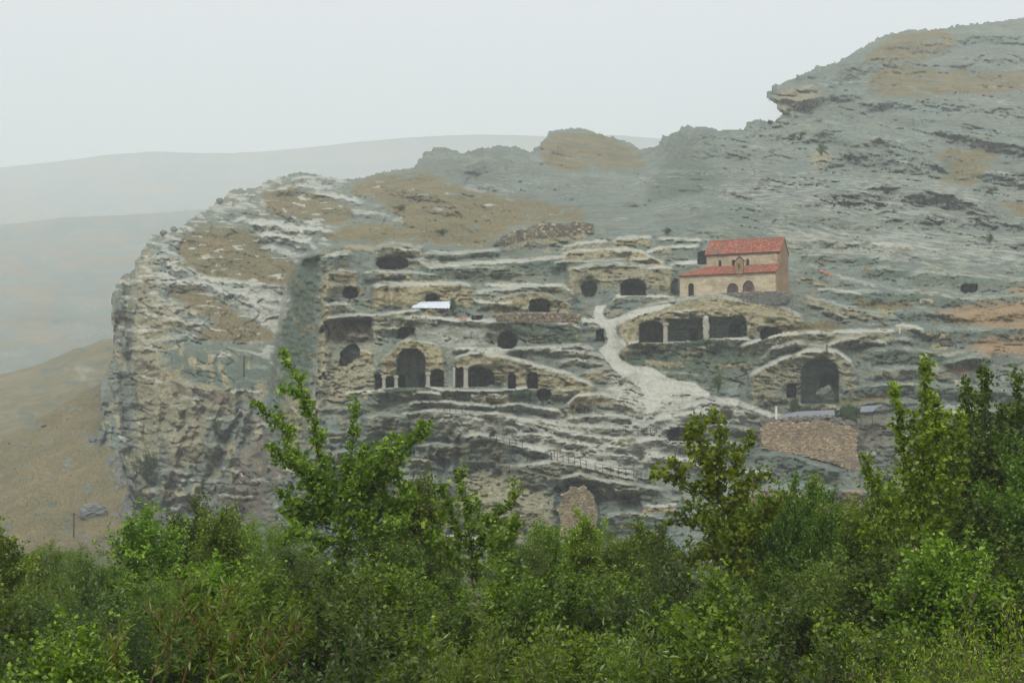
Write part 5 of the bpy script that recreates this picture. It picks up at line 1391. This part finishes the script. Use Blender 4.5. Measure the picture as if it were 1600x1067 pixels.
photo_tree(1150, 29, [
    (L(1172, 1000, 1165, 950, 1158, 900, 1145, 850, 1130, 790, 1115, 730), .06, (0, 0), .8),
    (L(1128, 790, 1108, 740, 1095, 690, 1088, 655), .028, (0, .4), .42),
    (L(1120, 760, 1128, 710, 1125, 670, 1112, 650), .024, (0, -.4), .36),
    (L(1135, 800, 1090, 770, 1055, 755, 1032, 742, 1020, 738), .028, (0, -.6), .42),
    (L(1070, 762, 1056, 735, 1050, 718), .014, (-.3, -.5), .3),
    (L(1120, 770, 1150, 720, 1165, 695, 1175, 685), .02, (0, .5), .38),
    (L(1138, 800, 1165, 765, 1185, 750, 1198, 742), .022, (0, .5), .36),
    (L(1145, 850, 1100, 820, 1070, 812, 1040, 815), .028, (0, .6), .6),
    (L(1150, 860, 1190, 810, 1210, 790), .026, (0, -.6), .6),
    (L(1158, 890, 1110, 870, 1080, 870), .028, (0, .9), .8),
    (L(1100, 740, 1075, 700, 1080, 672), .014, (.1, .2), .3)],
    'bright round-leaved poplar right of centre rising before the rectangular room', 'poplar_tree', 'leaf_bright', .105, .95, .56, .07, 50, .05, 22)
photo_tree(1440, 30, [
    (L(1445, 1000, 1442, 900, 1440, 800, 1442, 700, 1446, 620, 1446, 562), .06, (0, 0), .55),
    (L(1440, 850, 1425, 780, 1408, 700, 1402, 640, 1398, 600), .035, (0, .5), .45),
    (L(1438, 880, 1400, 820, 1370, 770, 1354, 730, 1350, 712), .03, (0, -.6), .42),
    (L(1442, 820, 1458, 740, 1462, 670, 1458, 620), .028, (0, -.5), .5),
    (L(1442, 880, 1480, 800, 1495, 740, 1500, 690, 1498, 650), .03, (0, .6), .55),
    (L(1440, 840, 1418, 800, 1385, 775), .024, (0, .7), .55),
    (L(1444, 900, 1390, 870, 1350, 840), .03, (0, .5), .7),
    (L(1444, 760, 1430, 690, 1428, 650), .02, (0, .3), .42)],
    'tall bright green poplar with upright shoots on the right', 'poplar_tree', 'leaf_bright', .098, .85, .6, .06, 56, .05, 23, up=.45)
photo_tree(1560, 34, [
    (L(1550, 1000, 1548, 850, 1545, 740, 1540, 650, 1540, 578), .07, (0, 0), .6),
    (L(1548, 820, 1525, 740, 1512, 670, 1506, 600), .04, (0, .5), .5),
    (L(1548, 800, 1580, 720, 1592, 650, 1590, 590), .04, (0, -.5), .55),
    (L(1548, 860, 1600, 780, 1625, 690, 1640, 610), .04, (0, .4), .6),
    (L(1548, 870, 1500, 820, 1480, 760, 1490, 720), .035, (0, -.6), .6),
    (L(1550, 840, 1580, 800, 1610, 770), .035, (0, -.9), .7),
    (L(1550, 760, 1560, 700, 1566, 640), .03, (0, .8), .5)],
    'tall dark green poplar group at the right edge of the picture', 'poplar_tree', 'leaf_dark', .10, .85, .65, .06, 48, .06, 24, up=.4)
photo_tree(740, 30, [
    (L(745, 1000, 740, 920, 735, 860, 728, 800, 720, 760, 716, 738), .05, (0, 0), .5),
    (L(738, 880, 760, 830, 790, 790, 810, 768), .026, (0, .5), .42),
    (L(736, 860, 710, 820, 696, 780, 690, 762), .024, (0, -.5), .42),
    (L(742, 900, 790, 850, 810, 820), .026, (0, -.6), .6),
    (L(742, 900, 690, 860, 670, 830), .026, (0, .6), .6),
    (L(760, 830, 745, 800, 742, 780), .014, (.2, .3), .35)],
    'light green maple sapling right of the tall one, its tip before the lower cliff', 'maple_tree', 'leaf', .095, .85, .54, .07, 54, .045, 25)

# generic trees: full crowns built once and copied
def make_tree(name, seed, H, Wd, leafmat, size, aspect, shoots=9, per_m=32, bark='bark', upright=.5, step=.12, twig=.5, zlo=.22, droop=.3):
    root = empty(name, (0, 0, 0)); T_ = Tree(seed); r_ = T_.r
    T_.wood.tube([Vector((0, 0, -.2)), Vector((r_.uniform(-.1, .1), 0, H * .3)), Vector((r_.uniform(-.15, .15), r_.uniform(-.1, .1), H * .62))], [.075, .06, .035], 7)
    for k in range(shoots):
        z0 = H * (zlo + (.42) * r_.random()); an = 2 * math.pi * (k / shoots) + r_.uniform(-.4, .4)
        out_ = Wd / 2 * (r_.uniform(.25, 1.0) if k else .05)
        top = H * (1 - .33 * (out_ / (Wd / 2)) ** 2 * r_.uniform(.6, 1.5)) * r_.uniform(.86, 1.0) if k else H
        a = Vector((0, 0, z0)); e_ = Vector((math.cos(an) * out_, math.sin(an) * out_, max(top, z0 + .6)))
        m_ = a.lerp(e_, .45) + Vector((math.cos(an), math.sin(an), 0)) * out_ * .25 * (1 - upright)
        q_ = a.lerp(e_, .75) + Vector((r_.uniform(-.12, .12), r_.uniform(-.12, .12), 0))
        pts = [a, a.lerp(m_, .5), m_, q_, e_]
        T_.wood.tube(pts, [.028, .022, .016, .010, .005], 5)
        T_.dress(pts, .03, twig * 1.15, step * .8, per_m * 1.35, .06, .2, 2, .55)
    T_.finish(root, size, aspect, leafmat, bark, droop)
    return root
kinds = {
 'A': make_tree('maple_tree', 31, 4.6, 2.6, 'leaf', .092, .8, 13, 36),
 'B': make_tree('maple_tree', 32, 4.6, 3.0, 'leaf', .085, .75, 14, 38),
 'C': make_tree('willow_bush', 33, 4.2, 2.8, 'leaf_silver', .11, .24, 13, 44, 'bark', .3, .11, .55, .15),
 'D': make_tree('willow_bush', 34, 4.2, 3.2, 'leaf_silver', .11, .28, 14, 42, 'bark', .3, .11, .5, .15),
 'E': make_tree('alder_tree', 35, 4.8, 3.0, 'leaf_dark', .085, .8, 14, 38),
 'F': make_tree('alder_tree', 36, 4.6, 2.6, 'leaf_dark', .078, .7, 13, 40, upright=.7),
 'G': make_tree('poplar_tree', 37, 5.0, 1.9, 'leaf_bright', .095, .85, 11, 40, upright=.9),
 'H': make_tree('shrub', 38, 3.4, 3.4, 'leaf_shrub', .07, .6, 15, 48, upright=.3, step=.12, twig=.45, zlo=.12),
}
KH = {'A': 4.6, 'B': 4.6, 'C': 4.2, 'D': 4.2, 'E': 4.8, 'F': 4.6, 'G': 5.0, 'H': 3.4}
placed = {}
# px of the stem, py of the tip, distance, kind, spread factor, label
TREES = [
 (-20, 815, 34, 'A', 1.0, 'leafy tree cut by the left edge of the picture'),
 (30, 868, 40, 'E', .9, 'low dark tree second from the left edge'),
 (75, 850, 44, 'D', 1.0, 'grey green willow below the grass slope, left of the leaning pole'),
 (130, 856, 42, 'C', .9, 'grey green willow under the leaning pole'),
 (178, 886, 44, 'B', .8, 'low tree in the dip between willow and cliff foot'),
 (228, 800, 38, 'A', .95, 'rounded green tree below the bush at the cliff foot'),
 (300, 782, 40, 'F', 1.05, 'broad dark green tree in front of the headland cliff'),
 (348, 800, 36, 'B', .8, 'green tree just right of the broad dark one before the headland'),
 (400, 812, 44, 'D', .9, 'willow in front of the gully between headland and cave rock'),
 (455, 828, 40, 'C', .9, 'small-leaved willow under the left limbs of the tall maple'),
 (600, 820, 36, 'E', 1.0, 'dark alder behind the right side of the tall maple'),
 (655, 800, 40, 'A', .9, 'green tree between the tall maple and its lighter neighbour'),
 (690, 852, 42, 'D', .9, 'pale willow low behind the lighter maple sapling'),
 (805, 812, 40, 'C', .8, 'thin grey willow to the right of the lighter maple, before the lower cliff'),
 (850, 822, 42, 'B', .8, 'sparse tree with thin tips below the blocked arch, left side'),
 (908, 808, 40, 'G', .8, 'narrow shoot-like poplar directly below the blocked arch'),
 (950, 832, 44, 'D', 1.0, 'low silver willow right of the blocked arch'),
 (1000, 822, 40, 'A', .8, 'low tree left of the round-leaved poplar'),
 (1040, 826, 36, 'F', .8, 'dark tree tucked behind the left of the round-leaved poplar'),
 (1205, 792, 38, 'B', .9, 'full green tree right of the round-leaved poplar'),
 (1243, 745, 36, 'E', .7, 'pointed tree top below the left part of the crumbling wall'),
 (1290, 772, 38, 'F', .85, 'dark tree below the middle of the crumbling wall'),
 (1328, 790, 38, 'B', .8, 'green tree below the right end of the crumbling wall'),
 (1500, 660, 37, 'E', .8, 'dark tree behind the tall bright poplar'),
 (1610, 700, 32, 'F', 1.0, 'dark tree cut by the right edge of the picture'),
 (1690, 640, 34, 'E', 1.0, 'dark tree just beyond the right edge of the picture'),
 (655, 752, 38, 'B', .75, 'green tree rising between the tall maple and the lighter sapling'),
 (1165, 765, 37, 'A', .8, 'light green tree touching the right side of the round-leaved poplar'),
 (1268, 758, 40, 'G', .9, 'slim bright shoots below the middle of the crumbling wall'),
 (1372, 762, 36, 'A', .9, 'green tree at the left of the tall bright poplar'),
 (1475, 668, 40, 'G', 1.3, 'bright shoots between the tall bright poplar and the dark group'),
 (1530, 650, 38, 'F', 1.1, 'dark crown filling the gap left of the dark poplar group'),
 (1590, 640, 38, 'E', 1.1, 'dark crown behind the dark poplar group at the right edge'),
 (1760, 660, 35, 'A', 1.1, 'leafy tree well beyond the right edge of the picture'),
 (1850, 690, 36, 'F', 1.2, 'dark tree second beyond the right edge of the picture'),
 (1950, 700, 35, 'B', 1.1, 'leafy tree farthest beyond the right edge of the picture'),
 (1780, 830, 26, 'B', 1.2, 'nearer leafy tree beyond the lower right corner'),
 (1900, 820, 26, 'A', 1.2, 'nearer leafy tree farthest beyond the lower right corner'),
 (-150, 830, 34, 'E', 1.1, 'dark tree well beyond the left edge of the picture'),
 (-250, 820, 34, 'A', 1.1, 'leafy tree farthest beyond the left edge of the picture'),
 (-180, 900, 25, 'F', 1.1, 'nearer dark tree beyond the lower left corner'),
 (-60, 900, 26, 'B', 1.0, 'nearer tree beyond the lower left corner'),
 (50, 905, 27, 'D', 1.0, 'nearer willow at the lower left'),
 (150, 915, 25, 'H', 1.0, 'small-leaved shrub at the lower left, right of the nearer willow'),
 (230, 900, 27, 'C', 1.0, 'willow with reddish stems at the lower left'),
 (330, 885, 28, 'B', 1.1, 'dense green tree left of the reddish twigs'),
 (420, 905, 26, 'A', 1.1, 'dense tree under the left side of the tall maple'),
 (505, 890, 25, 'E', 1.0, 'dark alder at the foot of the tall maple'),
 (600, 888, 27, 'B', 1.1, 'wide green tree right below the tall maple'),
 (690, 905, 25, 'F', 1.0, 'dark alder below the lighter maple sapling'),
 (790, 890, 27, 'A', 1.0, 'green tree in the middle of the thicket'),
 (870, 895, 26, 'E', .9, 'dark alder right of the thicket middle'),
 (955, 900, 27, 'B', 1.0, 'green tree below the silver willow of the centre right'),
 (1040, 890, 25, 'H', 1.1, 'small-leaved shrub left below the round-leaved poplar'),
 (1120, 905, 24, 'A', .9, 'leafy tree at the stem of the round-leaved poplar'),
 (1210, 880, 26, 'F', 1.0, 'dark alder right below the round-leaved poplar'),
 (1300, 870, 27, 'D', 1.0, 'willow below the dark tree of the crumbling wall'),
 (1385, 860, 26, 'E', 1.0, 'dark alder at the left foot of the tall bright poplar'),
 (1480, 850, 25, 'B', 1.0, 'green tree at the right foot of the tall bright poplar'),
 (1570, 840, 26, 'E', 1.1, 'dark alder low at the right edge'),
 (1660, 820, 26, 'F', 1.0, 'dark alder beyond the lower right corner'),
 (-10, 985, 19, 'H', 1.0, 'fine-leaved shrub in the lower left corner'),
 (110, 990, 18, 'B', .9, 'young tree at the bottom edge, left'),
 (560, 985, 18, 'H', 1.0, 'fine-leaved shrub at the bottom edge, left of centre'),
 (660, 1000, 19, 'A', .9, 'young tree at the bottom edge, below the lighter maple sapling'),
 (770, 985, 17, 'D', .8, 'silvery willow shrub at the bottom edge, in the centre'),
 (880, 990, 19, 'B', .9, 'young tree at the bottom edge, right of the silvery shrub'),
 (990, 985, 18, 'D', .9, 'willow shrub at the bottom edge, right of centre'),
 (1100, 990, 18, 'A', .9, 'young tree at the bottom edge beneath the round-leaved poplar'),
 (1220, 975, 18, 'H', 1.1, 'fine-leaved shrub at the bottom edge, between the two poplars'),
 (1330, 985, 19, 'B', .9, 'young tree at the bottom edge left of the yellow green bush'),
 (1420, 990, 20, 'F', .9, 'dark young tree at the bottom edge beside the yellow green bush'),
]
for k, (px, py, D_, kd, wf_, lab) in enumerate(TREES):
    src = kinds[kd]
    root = src if kd not in placed else dup(src)
    placed[kd] = 1
    tp = P(px, py, D_); gz = ground_z(tp.x, D_); h = tp.z - gz
    s_ = h / KH[kd]
    root.location = (tp.x, D_, gz); root.rotation_euler = (0, 0, rr2.uniform(0, 6.28))
    sw_ = wf_ * (.55 * s_ + .45); root.scale = (sw_, sw_, s_)
    tag(root, lab, 'bush' if kd in 'CDH' else 'tree', 'trees and bushes of the thicket in front')

# near willow shoots with reddish stems, long narrow leaves
def shoots(px0, D_, lines, label, seed, leafmat='leaf_silver', size=.10):
    b = P(px0, 1067, D_); b.z = ground_z(b.x, D_); root = empty('willow_shoots', b, label, 'shoots'); T_ = Tree(seed)
    for pl in lines:
        pts = [P(x, y, D_ + T_.r.uniform(-.15, .15)) - b for x, y in pl]
        base = Vector((pts[0].x * .6 + T_.r.uniform(-.1, .1), 0, 0)); pts = [base] + pts
        f_ = []
        for a, c in zip(pts[:-1], pts[1:]):
            for q in range(4): f_.append(a.lerp(c, q / 4) + Vector((T_.r.uniform(-.01, .01),) * 3))
        f_.append(pts[-1]); n_ = len(f_)
        T_.wood.tube(f_, [.009 * (1 - .8 * i / n_) for i in range(n_)], 5)
        T_.leaves_on(f_[n_ // 4:], 75, .015)
        for _ in range(9):
            q = f_[T_.r.randrange(n_ // 2, n_ - 1)]
            tw = T_.branch(q, Vector((T_.r.uniform(-1, 1), T_.r.uniform(-.6, .6), .8)), T_.r.uniform(.12, .3), .006, .2, .2, 3); T_.leaves_on(tw, 40, .01)
    T_.finish(root, size, .17, leafmat, 'red_bark', .1)
shoots(260, 12.5, [L(235, 1067, 262, 1000, 285, 950, 290, 925), L(255, 1067, 268, 1010, 250, 985, 245, 975), L(285, 1067, 300, 1020, 310, 985, 302, 950), L(325, 1067, 330, 1010, 345, 960, 356, 915), L(340, 1060, 322, 990, 322, 955), L(190, 1067, 178, 1020, 172, 1000)],
       'reddish willow shoots with narrow leaves near the bottom left', 51)
shoots(420, 12.0, [L(398, 1067, 425, 1030, 448, 1000, 472, 960), L(420, 1067, 440, 1040, 465, 1010, 478, 985), L(395, 1067, 410, 1040, 412, 1010), L(380, 1067, 372, 1035, 352, 1010)],
       'reddish willow shoots with narrow leaves leaning right, under the tall maple', 52)
# yellow green bush close to the camera in the lower right corner
yb = make_tree('shrub', 61, 3.4, 3.2, 'leaf_bright', .05, .28, 17, 60, upright=.3, step=.10, twig=.4, zlo=.12)
for i_, (px, py, D_, lab) in enumerate(((1560, 955, 15, 'yellow green feathery bush filling the lower right corner'), (1480, 1000, 16.5, 'smaller yellow green feathery bush left of the corner one'))):
    q = yb if i_ == 0 else dup(yb)
    tp = P(px, py, D_); gz = ground_z(tp.x, D_); q.location = (tp.x, D_, gz); s_ = (tp.z - gz) / 3.4; q.scale = (s_ * .8, s_ * .8, s_); q.rotation_euler = (0, 0, i_ * 2.0)
    tag(q, lab, 'bush', 'yellow green bushes')

# undergrowth that closes the gaps between the stems
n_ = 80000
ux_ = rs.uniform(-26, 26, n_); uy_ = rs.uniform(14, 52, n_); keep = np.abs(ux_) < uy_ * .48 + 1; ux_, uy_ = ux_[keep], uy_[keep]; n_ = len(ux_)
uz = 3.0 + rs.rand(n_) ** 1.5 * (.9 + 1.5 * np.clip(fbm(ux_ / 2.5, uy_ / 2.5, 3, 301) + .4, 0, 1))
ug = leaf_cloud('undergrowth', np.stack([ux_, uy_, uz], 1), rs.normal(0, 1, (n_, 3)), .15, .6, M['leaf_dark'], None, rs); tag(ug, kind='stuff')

# tufts of dry grass on the slopes
gi_, gj_ = np.nonzero((grass > .75) & inside & (PY < 560)); pk = rs.randint(0, len(gi_), 26000)
tv = V3[gi_[pk], gj_[pk]] + rs.normal(0, .25, (26000, 3)) * [1, 1, 0]
xs_, yt_, Dd_, Yy_ = S1; hh_, ww_ = Dd_.shape; q1 = rs.randint(0, hh_, 16000); q2 = rs.randint(int(ww_ * .35), ww_, 16000)
px_ = xs_[q2]; ok_ = px_ < 215; a_, b_ = ray(px_, Yy_[q1, q2]); d_ = Dd_[q1, q2]
tv2 = np.stack([a_ * d_, d_, EYE + b_ * d_], 1)[ok_]
tv = np.concatenate([tv, tv2]); up_ = np.zeros_like(tv); up_[:, 2] = 2.2
tf = leaf_cloud('grass_tufts', tv, up_, .26, .7, M['tuft'], None, rs, 0); tag(tf, kind='stuff')
# bushes on the rock
bush = make_tree('bush', 71, 3.0, 3.6, 'leaf_shrub', .16, .6, 13, 16, upright=.2, step=.24, twig=.8, zlo=.05)
first = True
for px, py, wpx, hpx, D_, lab in (
    (230, 752, 56, 40, None, 'green bush in a hollow at the foot of the headland cliff'), (1325, 667, 44, 34, 222.5, 'round green bush behind the crumbling wall, right of the grey roof'), (1241, 652, 24, 30, 223.5, 'small yellow green bush below the little dark niche'),
    (337, 682, 22, 26, None, 'small dark bush clinging to the lower cliff of the headland'), (1122, 614, 22, 28, None, 'narrow green bush in the gully beside the path'), (707, 492, 14, 26, None, 'dark bush at the right end of the white shelter'),
    (1043, 367, 20, 10, None, 'low dark bush on the rock behind the terraces, left of the church roof'), (625, 390 - 60, 30, 8, None, 'low dark bush on the tan slope above the terraces'), (690, 368, 28, 9, None, 'second low dark bush on the tan slope above the terraces'),
    (1284, 244, 24, 18, None, 'dark shrub growing from the pale broken rock on the upper slope'), (1547, 382, 16, 16, None, 'lone dark bush in a hollow of the smooth grey slope at the right'), (1112, 662, 22, 10, None, 'low bush in the brown recess left of the crumbling wall')):
    q = bush if first else dup(bush); first = False
    D2 = (D_ or depth_at(px, py) - .6); p_ = P(px, py, D2); mp_ = m_per_px(D2)
    q.location = p_; q.scale = (wpx * mp_ / 3.9, wpx * mp_ / 3.9, hpx * mp_ / 3.0); q.rotation_euler = (0, 0, px * .1)
    tag(q, lab, 'bush', 'bushes growing on the rock')

# ================================================================== HAZE
m, t = new_mat('haze'); n = N(t)
pv = n.new('ShaderNodeVolumePrincipled'); pv.inputs['Color'].default_value = (.895, .95, .985, 1); pv.inputs['Density'].default_value = .00046
pv.inputs['Anisotropy'].default_value = 0.0
o_ = n.new('ShaderNodeOutputMaterial'); n.link(pv.outputs[0], o_.inputs['Volume'])
hz = MB().box((0, 2900, 240), (15000, 7000, 520)).build('haze', m); tag(hz, kind='stuff')
